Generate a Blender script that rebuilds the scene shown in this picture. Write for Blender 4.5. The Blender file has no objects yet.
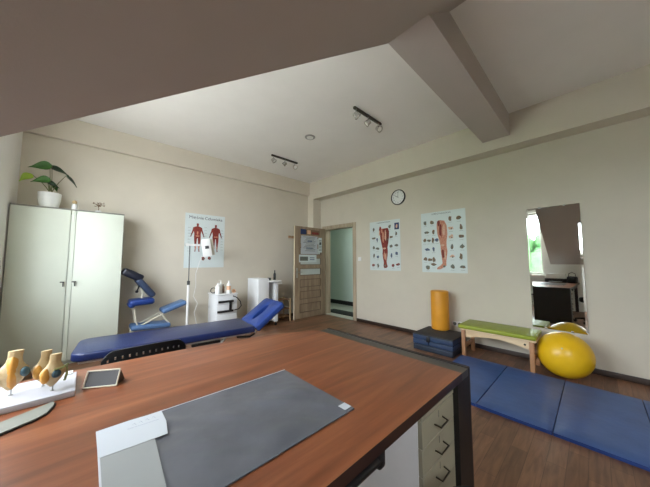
import bpy, bmesh, math, random
from mathutils import Vector, Matrix
random.seed(7)
PI = math.pi
sc = bpy.context.scene
COL = sc.collection

# ------------------------------------------------------------------ materials
def lin(c):
    return tuple(((v/255)/12.92 if v/255 <= .04045 else ((v/255+.055)/1.055)**2.4) for v in c) + (1,)

def mat(name, rgb, rough=.5, metal=0, coat=0, spec=.5, var=0, scale=8, bump=0, bscale=60, emit=None, estr=0, stretch=None, rgb2=None, trans=0, alpha=1, sheen=0):
    m = bpy.data.materials.new(name); m.use_nodes = True
    nt = m.node_tree; b = nt.nodes['Principled BSDF']
    b.inputs['Base Color'].default_value = lin(rgb)
    b.inputs['Roughness'].default_value = rough
    b.inputs['Metallic'].default_value = metal
    b.inputs['Coat Weight'].default_value = coat
    b.inputs['Coat Roughness'].default_value = .12
    b.inputs['Specular IOR Level'].default_value = spec
    b.inputs['Transmission Weight'].default_value = trans
    b.inputs['Alpha'].default_value = alpha
    b.inputs['Sheen Weight'].default_value = sheen
    tc = nt.nodes.new('ShaderNodeTexCoord'); mp = nt.nodes.new('ShaderNodeMapping')
    nt.links.new(tc.outputs['Object'], mp.inputs['Vector'])
    if stretch: mp.inputs['Scale'].default_value = stretch
    if rgb2 is None and var:
        rgb2 = tuple(max(0, min(255, c*(1-var))) for c in rgb)
    if rgb2 is not None:
        n = nt.nodes.new('ShaderNodeTexNoise'); n.inputs['Scale'].default_value = scale
        n.inputs['Detail'].default_value = 6; n.inputs['Roughness'].default_value = .6
        r = nt.nodes.new('ShaderNodeValToRGB')
        r.color_ramp.elements[0].position = .3; r.color_ramp.elements[1].position = .7
        r.color_ramp.elements[0].color = lin(rgb); r.color_ramp.elements[1].color = lin(rgb2)
        nt.links.new(mp.outputs[0], n.inputs['Vector']); nt.links.new(n.outputs['Fac'], r.inputs['Fac'])
        nt.links.new(r.outputs['Color'], b.inputs['Base Color'])
    if bump:
        n2 = nt.nodes.new('ShaderNodeTexNoise'); n2.inputs['Scale'].default_value = bscale
        n2.inputs['Detail'].default_value = 3
        bp = nt.nodes.new('ShaderNodeBump'); bp.inputs['Strength'].default_value = bump
        bp.inputs['Distance'].default_value = .01
        nt.links.new(tc.outputs['Object'], n2.inputs['Vector']); nt.links.new(n2.outputs['Fac'], bp.inputs['Height'])
        nt.links.new(bp.outputs[0], b.inputs['Normal'])
    if emit:
        b.inputs['Emission Color'].default_value = lin(emit); b.inputs['Emission Strength'].default_value = estr
    return m

def plank_mat(name):
    m = bpy.data.materials.new(name); m.use_nodes = True
    nt = m.node_tree; b = nt.nodes['Principled BSDF']; N = nt.nodes.new; L = nt.links.new
    tc = N('ShaderNodeTexCoord')
    br = N('ShaderNodeTexBrick'); br.offset = .37; br.offset_frequency = 2
    br.inputs['Scale'].default_value = 1; br.inputs['Brick Width'].default_value = .62
    br.inputs['Row Height'].default_value = .095; br.inputs['Mortar Size'].default_value = .0012
    br.inputs['Bias'].default_value = 0
    br.inputs['Color1'].default_value = lin((146, 106, 80)); br.inputs['Color2'].default_value = lin((104, 74, 54))
    br.inputs['Mortar'].default_value = lin((78, 54, 40))
    L(tc.outputs['Object'], br.inputs['Vector'])
    mp = N('ShaderNodeMapping'); mp.inputs['Scale'].default_value = (1.6, 14, 1)
    L(tc.outputs['Object'], mp.inputs['Vector'])
    n = N('ShaderNodeTexNoise'); n.inputs['Scale'].default_value = 3; n.inputs['Detail'].default_value = 7
    n.inputs['Distortion'].default_value = .6
    L(mp.outputs[0], n.inputs['Vector'])
    r = N('ShaderNodeValToRGB'); r.color_ramp.elements[0].position = .3; r.color_ramp.elements[1].position = .75
    r.color_ramp.elements[0].color = (.62, .58, .55, 1); r.color_ramp.elements[1].color = (1.15, 1.12, 1.1, 1)
    L(n.outputs['Fac'], r.inputs['Fac'])
    mx = N('ShaderNodeMix'); mx.data_type = 'RGBA'; mx.blend_type = 'MULTIPLY'; mx.inputs['Factor'].default_value = 1
    L(br.outputs['Color'], mx.inputs['A']); L(r.outputs['Color'], mx.inputs['B'])
    L(mx.outputs['Result'], b.inputs['Base Color'])
    b.inputs['Roughness'].default_value = .36
    bp = N('ShaderNodeBump'); bp.inputs['Strength'].default_value = .15; bp.inputs['Distance'].default_value = .003
    L(r.outputs['Color'], bp.inputs['Height']); L(bp.outputs[0], b.inputs['Normal'])
    return m

def grain_mat(name, c1, c2, c3, rough=.3, sc_=(1.2, 16, 16), coat=.15):
    m = bpy.data.materials.new(name); m.use_nodes = True
    nt = m.node_tree; b = nt.nodes['Principled BSDF']; N = nt.nodes.new; L = nt.links.new
    tc = N('ShaderNodeTexCoord'); mp = N('ShaderNodeMapping'); mp.inputs['Scale'].default_value = sc_
    L(tc.outputs['Object'], mp.inputs['Vector'])
    n = N('ShaderNodeTexNoise'); n.inputs['Scale'].default_value = 1.0; n.inputs['Detail'].default_value = 8
    n.inputs['Roughness'].default_value = .62; n.inputs['Distortion'].default_value = .4
    L(mp.outputs[0], n.inputs['Vector'])
    r = N('ShaderNodeValToRGB'); e = r.color_ramp.elements
    e[0].position = .28; e[0].color = lin(c1); e[1].position = .72; e[1].color = lin(c3)
    k = e.new(.5); k.color = lin(c2)
    L(n.outputs['Fac'], r.inputs['Fac']); L(r.outputs['Color'], b.inputs['Base Color'])
    b.inputs['Roughness'].default_value = rough; b.inputs['Coat Weight'].default_value = coat
    b.inputs['Coat Roughness'].default_value = .25
    return m

def glass_mat(name, tint=(1, 1, 1), gl=.06):
    m = bpy.data.materials.new(name); m.use_nodes = True
    nt = m.node_tree; N = nt.nodes.new; L = nt.links.new
    nt.nodes.remove(nt.nodes['Principled BSDF'])
    t = N('ShaderNodeBsdfTransparent'); t.inputs[0].default_value = tint + (1,)
    g = N('ShaderNodeBsdfGlossy'); g.inputs['Roughness'].default_value = .02
    mx = N('ShaderNodeMixShader'); mx.inputs[0].default_value = gl
    L(t.outputs[0], mx.inputs[1]); L(g.outputs[0], mx.inputs[2])
    L(mx.outputs[0], nt.nodes['Material Output'].inputs[0])
    return m

M = {}
M['wall'] = mat('greige_paint', (208, 201, 186), .75, var=.03, scale=2, bump=.08, bscale=180)
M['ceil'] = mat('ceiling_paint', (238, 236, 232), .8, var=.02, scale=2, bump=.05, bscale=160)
M['slope'] = mat('ceiling_paint_shaded', (186, 178, 172), .8, var=.02, scale=2, bump=.05, bscale=160)  # ceiling paint darkened: shade of the slope and beam put into the colour
M['hallw'] = mat('hall_paint', (200, 214, 205), .6, var=.02, scale=2)
M['floor'] = plank_mat('floor_planks')
M['tile'] = mat('hall_tile', (196, 196, 186), .3, var=.1, scale=6)
M['black'] = mat('black_plastic', (22, 22, 24), .4, var=.1)
M['blackmat'] = mat('black_rubber', (26, 26, 28), .7, var=.2, scale=30)
M['skirt'] = mat('dark_skirting', (62, 46, 38), .45, var=.2, scale=12, stretch=(1, 1, 8))
M['desk'] = grain_mat('desk_wood', (92, 48, 24), (120, 66, 37), (144, 88, 55), rough=.34)
M['deskdark'] = grain_mat('desk_dark', (30, 17, 15), (38, 22, 19), (48, 28, 24), rough=.4)
M['endbrown'] = grain_mat('end_panel_brown', (22, 13, 11), (28, 16, 13), (36, 21, 17), rough=.5, coat=0)
M['legblack'] = mat('leg_black', (14, 12, 12), .5)
M['drawer'] = mat('drawer_front', (142, 138, 120), .5, var=.04)
M['strip'] = mat('grey_strip', (62, 58, 52), .35, var=.1, scale=20, stretch=(1, 3, 1))
M['oak'] = grain_mat('door_oak', (128, 108, 88), (148, 128, 106), (164, 146, 123), rough=.5, sc_=(14, 14, 1.5), coat=0)
M['oakshade'] = mat('door_recess_shade', (112, 92, 72), .5, var=.1)  # darker oak that paints the shade at the panel recesses
M['oakedge'] = mat('door_edge', (206, 192, 168), .5, var=.05)
M['casing'] = grain_mat('casing_oak', (150, 134, 112), (172, 156, 134), (188, 172, 150), rough=.5, sc_=(20, 20, 1.5), coat=0)
M['frost'] = mat('frosted_glass', (196, 204, 200), .35, var=.05)
M['cab'] = mat('cabinet_lacquer', (206, 212, 198), .6, var=.02, scale=3)
M['cabedge'] = mat('cabinet_edge', (132, 132, 122), .5)
M['whitep'] = mat('white_plastic', (232, 232, 230), .4, var=.02)
M['whitel'] = mat('white_laminate', (224, 226, 228), .4, var=.02)
M['cream'] = mat('cream_laminate', (206, 200, 182), .45, var=.04)
M['bluetab'] = mat('table_vinyl', (26, 40, 86), .33, var=.12, scale=5, bump=.1, bscale=120)
M['blue'] = mat('blue_vinyl', (28, 58, 128), .36, var=.12, scale=5, bump=.1, bscale=200)
M['bluedk'] = mat('navy_vinyl', (20, 24, 40), .36, var=.12, scale=5, bump=.12, bscale=120)
M['bluelt'] = mat('light_blue_vinyl', (84, 116, 160), .45, var=.1, scale=6)
M['bluegy'] = mat('grey_blue_vinyl', (48, 62, 88), .45, var=.1, scale=6)
M['matblue'] = mat('mat_vinyl', (62, 96, 156), .36, var=.14, scale=4, bump=.2, bscale=14)
M['matside'] = mat('mat_side', (34, 62, 128), .5, var=.1)
M['navystep'] = mat('step_foam', (36, 46, 62), .5, var=.15, scale=10)
M['stepblue'] = mat('step_blue', (40, 62, 96), .5, var=.15)
M['steptop'] = mat('step_top', (52, 52, 54), .7, var=.15, scale=40, bump=.2, bscale=150)
M['orange'] = mat('orange_vinyl', (226, 154, 38), .45, var=.06, scale=4)
M['green'] = mat('green_vinyl', (146, 158, 44), .4, var=.06, scale=5, bump=.05)
M['birch'] = grain_mat('birch_ply', (206, 176, 136), (222, 196, 156), (232, 210, 174), rough=.5, sc_=(10, 2, 10), coat=0)
M['birchleg'] = grain_mat('leg_wood', (150, 104, 70), (176, 128, 90), (196, 150, 108), rough=.5, sc_=(12, 12, 2), coat=0)
M['yellow'] = mat('ball_rubber', (234, 186, 24), .33, var=.04, scale=4)
M['steel'] = mat('brushed_steel', (170, 170, 168), .28, metal=1)
M['chrome'] = mat('chrome', (210, 210, 208), .12, metal=1)
M['darkst'] = mat('dark_steel', (84, 80, 74), .3, metal=1)
M['mirror'] = mat('mirror_silver', (226, 232, 228), .015, metal=1)
M['bone'] = mat('bone_resin', (196, 176, 136), .45, rgb2=(176, 148, 104), scale=30)
M['ligament'] = mat('ligament_resin', (196, 132, 40), .4, rgb2=(206, 156, 76), scale=25)
M['cartilage'] = mat('cartilage_resin', (148, 156, 96), .45, rgb2=(120, 130, 80), scale=30)
M['menisc'] = mat('blue_resin', (50, 78, 88), .4)
M['board'] = mat('white_board', (196, 198, 208), .3)
M['leaf'] = mat('leaf_green', (74, 122, 52), .4, rgb2=(48, 92, 38), scale=14)
M['leafdk'] = mat('leaf_dark', (30, 62, 32), .4, rgb2=(22, 46, 26), scale=14)
M['leafyl'] = mat('leaf_lime', (168, 196, 70), .45, rgb2=(140, 176, 60), scale=14)
M['stem'] = mat('stem_green', (112, 112, 76), .5)
M['soil'] = mat('potting_soil', (58, 42, 32), .9, var=.3, scale=40)
M['ceramic'] = mat('white_ceramic', (228, 230, 228), .35)
M['paper'] = mat('poster_paper', (210, 220, 220), .4, var=.02, scale=3)
M['paperw'] = mat('white_paper', (186, 192, 198), .5)
M['ink'] = mat('ink', (70, 74, 82), .6)
M['inkred'] = mat('ink_red', (150, 58, 44), .6, rgb2=(104, 30, 28), scale=60)
M['inkskin'] = mat('ink_skin', (208, 152, 126), .6, rgb2=(184, 110, 88), scale=50)
M['inkpale'] = mat('ink_pale', (222, 190, 168), .6, rgb2=(196, 150, 124), scale=50)
M['inkblue'] = mat('ink_blue', (92, 108, 140), .6, rgb2=(60, 76, 110), scale=80)
M['inkgrey'] = mat('ink_grey', (120, 124, 116), .6, rgb2=(84, 88, 80), scale=80)
M['inkbrown'] = mat('ink_brown', (134, 112, 84), .6, rgb2=(94, 66, 48), scale=80)
M['inknavy'] = mat('ink_navy', (38, 54, 96), .6)
M['blot'] = mat('grey_vinyl', (90, 94, 104), .28, rgb2=(76, 80, 89), scale=3, coat=.8, bump=.9, bscale=4.5)
M['sleeve'] = mat('pale_grey_vinyl', (146, 150, 150), .4, coat=.3, bump=.15, bscale=8)
M['film'] = mat('clear_film_edge', (190, 196, 204), .3)
M['inkpen'] = mat('pen_ink', (120, 132, 160), .6)
M['grey'] = mat('grey_plastic', (128, 130, 122), .45, var=.05)
M['greydk'] = mat('grey_dark', (70, 70, 72), .5)
M['peach'] = mat('peach_label', (222, 176, 140), .5)
M['rackwood'] = grain_mat('rack_wood', (112, 82, 58), (136, 104, 76), (156, 124, 94), rough=.5, sc_=(10, 10, 3), coat=0)
M['rackpale'] = mat('rack_pale', (176, 152, 118), .5)
M['wood'] = grain_mat('light_wood', (150, 112, 78), (172, 134, 98), (190, 156, 120), rough=.5, coat=0)
M['glass'] = glass_mat('window_glass')
M['cardface'] = glass_mat('smoked_acrylic', (.5, .5, .48), .12)
M['upvc'] = mat('window_frame_white', (224, 222, 214), .35)
M['lamp'] = mat('hall_lamp', (255, 255, 255), .5, emit=(236, 255, 246), estr=11)
M['ledoff'] = mat('lens', (232, 232, 226), .2)
M['bounceyard'] = mat('bounce_ground', (206, 202, 194), .9, rgb2=(190, 186, 178), scale=1)  # ground colour kept pale so it reflects daylight up into the room
M['tree'] = mat('tree_leaves', (96, 140, 84), .7, rgb2=(60, 104, 60), scale=2)
M['bark'] = mat('tree_bark', (96, 78, 62), .9, var=.2)

# ------------------------------------------------------------------ mesh builder
class MB:
    def __init__(s): s.bm = bmesh.new(); s.T = Matrix.Identity(4); s.mi = 0
    def _fin(s, vs, T=None):
        vs = list(vs)
        bmesh.ops.transform(s.bm, matrix=s.T @ (T or Matrix.Identity(4)), verts=vs)
        fs = set()
        for v in vs:
            for f in v.link_faces: fs.add(f)
        for f in fs: f.material_index = s.mi
        return s
    def box(s, x0, x1, y0, y1, z0, z1, bev=0, seg=2, T=None):
        r = bmesh.ops.create_cube(s.bm, size=1); vs = r['verts']
        bmesh.ops.scale(s.bm, vec=(x1-x0, y1-y0, z1-z0), verts=vs)
        bmesh.ops.translate(s.bm, vec=((x0+x1)/2, (y0+y1)/2, (z0+z1)/2), verts=vs)
        if bev:
            es = list({e for v in vs for e in v.link_edges})
            before = set(s.bm.verts) - set(vs)
            bmesh.ops.bevel(s.bm, geom=es, offset=bev, segments=seg, profile=.5, affect='EDGES')
            vs = [v for v in s.bm.verts if v not in before]
        return s._fin(vs, T)
    def cyl(s, p, q, r, r2=None, n=20, cap=True):
        p, q = Vector(p), Vector(q); d = q-p
        c = bmesh.ops.create_cone(s.bm, cap_ends=cap, cap_tris=False, segments=n, radius1=r, radius2=r if r2 is None else r2, depth=d.length)
        T = Matrix.Translation((p+q)/2) @ d.to_track_quat('Z', 'Y').to_matrix().to_4x4()
        return s._fin(c['verts'], T)
    def sph(s, c, r, sx=1, sy=1, sz=1, u=24, v=16):
        k = bmesh.ops.create_uvsphere(s.bm, u_segments=u, v_segments=v, radius=r)
        return s._fin(k['verts'], Matrix.Translation(c) @ Matrix.Diagonal((sx, sy, sz, 1)))
    def tube(s, pts, r, n=10):
        pts = [Vector(p) for p in pts]; rings = []
        rr = r if isinstance(r, (list, tuple)) else [r]*len(pts)
        up = Vector((0, 0, 1)); prev = None; vs = []
        for i, p in enumerate(pts):
            d = (pts[min(i+1, len(pts)-1)] - pts[max(i-1, 0)]).normalized()
            a = prev if prev is not None else (up if abs(d.z) < .9 else Vector((1, 0, 0)))
            a = (a - d*a.dot(d)).normalized(); b = d.cross(a); prev = a
            ring = [s.bm.verts.new(p + (a*math.cos(t*2*PI/n) + b*math.sin(t*2*PI/n))*rr[i]) for t in range(n)]
            rings.append(ring); vs += ring
        for A, B in zip(rings, rings[1:]):
            for i in range(n): s.bm.faces.new((A[i], A[(i+1) % n], B[(i+1) % n], B[i]))
        s.bm.faces.new(rings[0][::-1]); s.bm.faces.new(rings[-1])
        return s._fin(vs)
    def lathe(s, prof, c=(0, 0, 0), n=32, T=None):
        rings = []; vs = []
        for r, z in prof:
            ring = [s.bm.verts.new((r*math.cos(t*2*PI/n), r*math.sin(t*2*PI/n), z)) for t in range(n)]
            rings.append(ring); vs += ring
        for A, B in zip(rings, rings[1:]):
            for i in range(n): s.bm.faces.new((A[i], A[(i+1) % n], B[(i+1) % n], B[i]))
        if prof[0][0] > 1e-5: s.bm.faces.new(rings[0][::-1])
        if prof[-1][0] > 1e-5: s.bm.faces.new(rings[-1])
        return s._fin(vs, Matrix.Translation(c) @ (T or Matrix.Identity(4)))
    def prism(s, poly, a, b, axis='z', T=None, bev=0):
        def P(u, v, w):
            return {'z': (u, v, w), 'y': (u, w, v), 'x': (w, u, v)}[axis]
        A = [s.bm.verts.new(P(u, v, a)) for u, v in poly]; B = [s.bm.verts.new(P(u, v, b)) for u, v in poly]
        n = len(poly); fs = []
        fs.append(s.bm.faces.new(A[::-1])); fs.append(s.bm.faces.new(B))
        for i in range(n): fs.append(s.bm.faces.new((A[i], A[(i+1) % n], B[(i+1) % n], B[i])))
        bmesh.ops.recalc_face_normals(s.bm, faces=fs)
        vs = A+B
        if bev:
            es = [e for e in fs[0].edges] + [e for e in fs[1].edges]
            before = set(s.bm.verts) - set(vs)
            bmesh.ops.bevel(s.bm, geom=es, offset=bev, segments=3, profile=.5, affect='EDGES')
            vs = [v for v in s.bm.verts if v not in before]
        return s._fin(vs, T)
    def text(s, body, size, T, depth=.0006, align='CENTER'):
        cu = bpy.data.curves.new('t', 'FONT'); cu.body = body; cu.size = size; cu.extrude = depth
        cu.align_x = align; cu.align_y = 'CENTER'; cu.resolution_u = 3
        o = bpy.data.objects.new('t', cu); COL.objects.link(o)
        dg = bpy.context.evaluated_depsgraph_get()
        me = bpy.data.meshes.new_from_object(o.evaluated_get(dg))
        before = set(s.bm.verts); s.bm.from_mesh(me)
        vs = [v for v in s.bm.verts if v not in before]
        bpy.data.objects.remove(o); bpy.data.curves.remove(cu); bpy.data.meshes.remove(me)
        return s._fin(vs, T)
    def build(s, name, mats, parent=None, smooth=True, fix=True, label=None):
        if not isinstance(mats, (list, tuple)): mats = [mats]
        if fix: bmesh.ops.recalc_face_normals(s.bm, faces=s.bm.faces[:])
        me = bpy.data.meshes.new(name); s.bm.to_mesh(me); s.bm.free()
        for m in mats: me.materials.append(M[m] if isinstance(m, str) else m)
        if smooth:
            me.polygons.foreach_set('use_smooth', [True]*len(me.polygons))
            me.set_sharp_from_angle(angle=math.radians(38))
        o = bpy.data.objects.new(name, me); COL.objects.link(o)
        if parent is not None: o.parent = parent
        if label: o['label'] = label
        return o

def tag(o, label, cat, group=None, kind=None):
    o['label'] = label; o['category'] = cat
    if group: o['group'] = group
    if kind: o['kind'] = kind
    return o
def thing(name, label, cat, loc=(0, 0, 0), rz=0, group=None):
    o = bpy.data.objects.new(name, None); COL.objects.link(o)
    o.empty_display_size = .1; o.location = loc; o.rotation_euler = (0, 0, rz)
    return tag(o, label, cat, group)
def struct(o, label=None, cat=None):
    o['kind'] = 'structure'
    if label: o['label'] = label
    if cat: o['category'] = cat
    return o
def dup(root, loc, label, rz=None):
    r = root.copy(); COL.objects.link(r); r.location = loc; r['label'] = label
    if rz is not None: r.rotation_euler = (0, 0, rz)
    def rec(src, dst):
        for ch in list(src.children):
            c = ch.copy(); COL.objects.link(c); c.parent = dst; rec(ch, c)
    rec(root, r)
    return r
def TR(loc, rx=0, ry=0, rz=0):
    from mathutils import Euler
    return Matrix.Translation(loc) @ Euler((rx, ry, rz)).to_matrix().to_4x4()

# ------------------------------------------------------------------ room shell
XW, XR, YB, YF, ZC = -.70, 4.358, 5.031, -2.0, 3.318
YD = 1.029                                        # where the sloped roof stops and the dormer begins
def zs(x): return 3.016 + .765*(x-1.6466)          # underside of the sloped roof
XS = 1.6466 + (ZC-3.016)/.765                      # slope meets flat ceiling
W0, W1, WZ0, WZ1 = 1.18, 3.95, .92, 2.72          # dormer window opening

b = MB(); b.box(XW-.3, XR, YF-.2, YB+.2, -.12, 0)
struct(b.build('floor', 'floor'), 'brown wood laminate plank floor', 'floor')

b = MB()
b.box(XW-.3, XR+.2, YD, YB+.2, ZC, ZC+.2)
b.box(XS, XR+.2, YF-.2, YD, ZC, ZC+.2)
struct(b.build('ceiling', 'ceil'), 'flat white ceiling over the room', 'ceiling')

# sloped roof side with a roof window
S0, S1, SX0, SX1 = -1.70, -.45, -.50, .55
def slab(b, x0, x1, y0, y1, t=.22):
    b.prism([(x0, zs(x0)), (x1, zs(x1)), (x1, zs(x1)+t), (x0, zs(x0)+t)], y0, y1, axis='y')
b = MB()
slab(b, XW-.3, XS+.25, S1, YD); slab(b, XW-.3, XS+.25, YF-.2, S0)
slab(b, XW-.3, SX0, S0, S1); slab(b, SX1, XS+.25, S0, S1)
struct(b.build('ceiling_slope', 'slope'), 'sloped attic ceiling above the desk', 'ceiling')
b = MB()
ft = .05
def sframe(b, x0, x1, y0, y1):
    b.prism([(x0, zs(x0)+.06), (x1, zs(x1)+.06), (x1, zs(x1)+.14), (x0, zs(x0)+.14)], y0, y1, axis='y')
sframe(b, SX0, SX0+ft, S0, S1); sframe(b, SX1-ft, SX1, S0, S1); sframe(b, SX0+ft, SX1-ft, S0, S0+ft); sframe(b, SX0+ft, SX1-ft, S1-ft, S1)
w2 = struct(b.build('window_2', 'upvc'), 'roof window in the sloped ceiling', 'window')
b = MB(); x0, x1 = SX0+ft, SX1-ft
b.prism([(x0, zs(x0)+.1), (x1, zs(x1)+.1), (x1, zs(x1)+.106), (x0, zs(x0)+.106)], S0+ft, S1-ft, axis='y')
b.build('window_pane', 'glass', w2)

# dormer cheek (vertical triangle between slope and ceiling)
b = MB(); b.prism([(XW-.3, zs(XW-.3)+.2), (XS-.25, zs(XS-.25)+.2), (XS-.25, ZC), (XW-.3, ZC)], YD-.08, YD-.002, axis='y')
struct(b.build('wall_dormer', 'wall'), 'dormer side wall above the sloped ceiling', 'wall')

b = MB()
b.box(XW-.3, XW, YF-.2, YD, 0, zs(XW)+.02)
b.box(XW-.3, XW, YD, W0, 0, ZC); b.box(XW-.3, XW, W1, YB+.2, 0, ZC)
b.box(XW-.3, XW, W0, W1, 0, WZ0); b.box(XW-.3, XW, W0, W1, WZ1, ZC)
struct(b.build('wall_left', 'ceil'), 'white window wall', 'wall')  # same white paint as the ceiling

b = MB(); fx0, fx1 = XW-.2, XW-.13
nm = 3; f = .06
b.box(fx0, fx1, W0, W1, WZ0, WZ0+f, bev=.006); b.box(fx0, fx1, W0, W1, WZ1-f, WZ1, bev=.006)
for i in range(nm+1):
    y = W0 + (W1-W0-f)*i/nm
    b.box(fx0, fx1, y, y+f, WZ0+f, WZ1-f, bev=.006)
w1 = struct(b.build('window_1', 'upvc'), 'wide white framed dormer window with three panes', 'window')
for i in range(nm):
    y = W0 + (W1-W0-f)*i/nm + f
    q = MB(); q.box(XW-.168, XW-.162, y, y+(W1-W0-f)/nm-f, WZ0+f, WZ1-f); q.build('window_pane', 'glass', w1)
b = MB(); b.box(XW-.13, XW+.06, W0-.04, W1+.04, WZ0-.035, WZ0+.003, bev=.006); b.build('window_sill', 'upvc', w1)

DY0, DY1, DZ = 3.715, 4.655, 2.115              # door opening in the right wall
b = MB()
b.box(XR, XR+.18, YF-.2, DY0, -.12, ZC); b.box(XR, XR+.18, DY1, 6.6, -.12, ZC); b.box(XR, XR+.18, DY0, DY1, DZ, ZC)
struct(b.build('wall_right', 'wall'), 'greige wall with posters, clock and mirror', 'wall')
b = MB(); b.box(XW, XR, YB, YB+.2, 0, ZC)
struct(b.build('wall_back', 'wall'), 'greige back wall behind the cabinets', 'wall')
b = MB(); b.box(XW, XR, YF-.2, YF, 0, ZC)
struct(b.build('wall_front', 'wall'), 'greige wall behind the viewer', 'wall')

SX = XR-.252
b = MB(); b.box(SX, XR, YF, YB, 2.875, ZC); b.box(SX, XR, 4.815, YB, 0, 2.875)
struct(b.build('trim_1', 'wall'), 'soffit along right wall with corner column', 'trim')
b = MB(); b.box(XW, SX, YB-.072, YB, 2.992, ZC)
struct(b.build('trim_2', 'wall'), 'band along the top of the back wall', 'trim')
b = MB(); b.box(1.6, SX, .703, YD-.001, 3.017, ZC)
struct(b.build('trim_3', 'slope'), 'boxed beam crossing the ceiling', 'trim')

b = MB(); b.box(XR-.014, XR, YF, DY0-.09, 0, .065, bev=.003)
struct(b.build('baseboard_right', 'skirt'))
b = MB(); b.box(.36, SX, YB-.014, YB, 0, .065, bev=.003)
struct(b.build('baseboard_back', 'skirt'))

# ------------------------------------------------------------------ hallway
b = MB(); b.box(XR, 7.2, 3.0, 6.6, -.12, 0)
struct(b.build('floor_hall', 'tile'), 'pale tiled hallway floor', 'floor')
b = MB(); b.box(5.70, 5.85, 3.0, 6.6, 0, 2.6); b.box(XR+.18, 5.7, 3.0, 3.1, 0, 2.6); b.box(XR+.18, 5.7, 6.5, 6.6, 0, 2.6)
struct(b.build('wall_hall', 'hallw'), 'pale green hallway wall', 'wall')
b = MB(); b.box(XR+.18, 5.85, 3.0, 6.6, 2.6, 2.7)
struct(b.build('ceiling_hall', 'ceil'))
b = MB(); b.box(5.68, 5.70, 3.1, 6.5, 0, .12)
struct(b.build('baseboard_hall', 'black'), 'black hallway skirting', 'baseboard')
b = MB(); b.box(4.60, 4.98, 3.65, 4.95, 0, .012, bev=.004)
tag(b.build('doormat', 'blackmat'), 'black doormat on the hallway floor beyond the open door', 'doormat')
t = thing('ceiling_light', 'round white lamp on the hallway ceiling', 'lamp', (5.15, 4.3, 2.6))
b = MB(); b.lathe([(.17, 0), (.17, -.03), (.155, -.04)]); b.build('housing', 'whitep', t)
b = MB(); b.lathe([(.15, -.03), (.14, -.055), (.0, -.07)]); b.build('diffuser', 'lamp', t)

# door casing and leaf
b = MB()
b.box(XR-.016, XR, DY0-.085, DY0, 0, DZ, bev=.004); b.box(XR-.016, XR, DY1, DY1+.085, 0, DZ, bev=.004)
b.box(XR-.016, XR, DY0-.085, DY1+.085, DZ, DZ+.07, bev=.004)
b.box(XR, XR+.18, DY0, DY0+.02, 0, DZ); b.box(XR, XR+.18, DY1-.02, DY1, 0, DZ); b.box(XR, XR+.18, DY0+.02, DY1-.02, DZ-.02, DZ)
struct(b.build('trim_4', 'casing'), 'oak door casing', 'trim')

d1 = thing('door_1', 'open oak panelled door leaf with papers taped on it', 'door', (4.335, 4.64, 0), math.radians(181.5))
d1['kind'] = 'structure'
DL = .955; th = .04                               # leaf runs along local +x from the hinge; room face is local +y
rows = [(.14, .34), (.44, .62), (.71, .89), (.98, 1.14), (1.22, 1.38), (1.46, 1.62), (1.70, 1.86), (1.93, 2.0)]
rows = rows[:-1]
b = MB(); b.box(0, .15, -th/2, th/2, .012, 2.11); b.box(DL-.15, DL, -th/2, th/2, .012, 2.11)
zz = .012
for a, c in rows + [(2.11, 2.11)]:
    b.box(.15, DL-.15, -th/2, th/2, zz, a); zz = c
for a, c in rows[:3]: b.box(.15, DL-.15, -.006, .006, a, c)
leaf = b.build('door_leaf', 'oak', d1)
for a, c in rows:
    q = MB()
    for s_ in (1, -1):
        y0_, y1_ = sorted((s_*(th/2-.012), s_*(th/2+.003)))
        q.box(.15, .162, y0_, y1_, a, c); q.box(DL-.162, DL-.15, y0_, y1_, a, c); q.box(.162, DL-.162, y0_, y1_, a, a+.012); q.box(.162, DL-.162, y0_, y1_, c-.012, c)
    q.build('panel_shade_strip', 'oakshade', leaf)  # dark strips added for the shaded edges of the recesses
b = MB(); b.box(DL, DL+.003, -th/2, th/2, .012, 2.11); b.build('edge_band', 'oakedge', leaf)
for a, c in rows[3:]:
    q = MB(); q.box(.15, DL-.15, -.004, .004, a, c); q.build('glass_insert', 'frost', leaf)
b = MB()
for s in (1, -1):
    b.box(DL-.085, DL-.045, min(s*th/2, s*(th/2+.006)), max(s*th/2, s*(th/2+.006)), .93, 1.15, bev=.002)
    b.cyl((DL-.065, s*(th/2), 1.06), (DL-.065, s*(th/2+.045), 1.06), .009)
    b.tube([(DL-.065, s*(th/2+.045), 1.06), (DL-.10, s*(th/2+.048), 1.06), (DL-.18, s*(th/2+.046), 1.055)], .008)
b.build('door_handle', 'steel', leaf)
# papers on door (the room sees the face at local +y after the turn)
PF = th/2+.0032
t = thing('paper_banner', 'small dark and orange printed strip taped at the top of the open door', 'paper', (0, 0, 0))
def door_paper(name, u0, u1, z0, z1, m, lines, label, cat='paper', off=.002):
    q = MB(); q.box(u0, u1, PF, PF+off, z0, z1)
    nm_ = [m]
    for (mm, rects) in lines:
        nm_.append(mm); q.mi = len(nm_)-1
        for (a0, a1, c0, c1) in rects:
            q.box(u0+(u1-u0)*a0, u0+(u1-u0)*a1, PF+off, PF+off+.0006, z0+(z1-z0)*c0, z0+(z1-z0)*c1)
    o = q.build(name, nm_)
    o.location = d1.location; o.rotation_euler = d1.rotation_euler
    return tag(o, label, cat)
bpy.data.objects.remove(t)
door_paper('printed_banner', .20, .80, 1.93, 2.05, 'inkbrown', [('inknavy', [(.72, 1, 0, 1)]), ('peach', [(.48, .66, .1, .9)]), ('inkred', [(.05, .42, .15, .6)])], 'small dark and orange printed strip at the top of the open door')
tx = [(.12+.05*(i % 3), .88-.06*((i*7) % 4), .92-.075*i, .945-.075*i) for i in range(11)]
door_paper('notice_sheet', .27, .78, 1.47, 1.90, 'paperw', [('inkgrey', tx), ('inkblue', [(.3, .7, .3, .36), (.35, .62, .68, .75)])], 'large white printed notice sheet taped on the open door')
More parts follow.
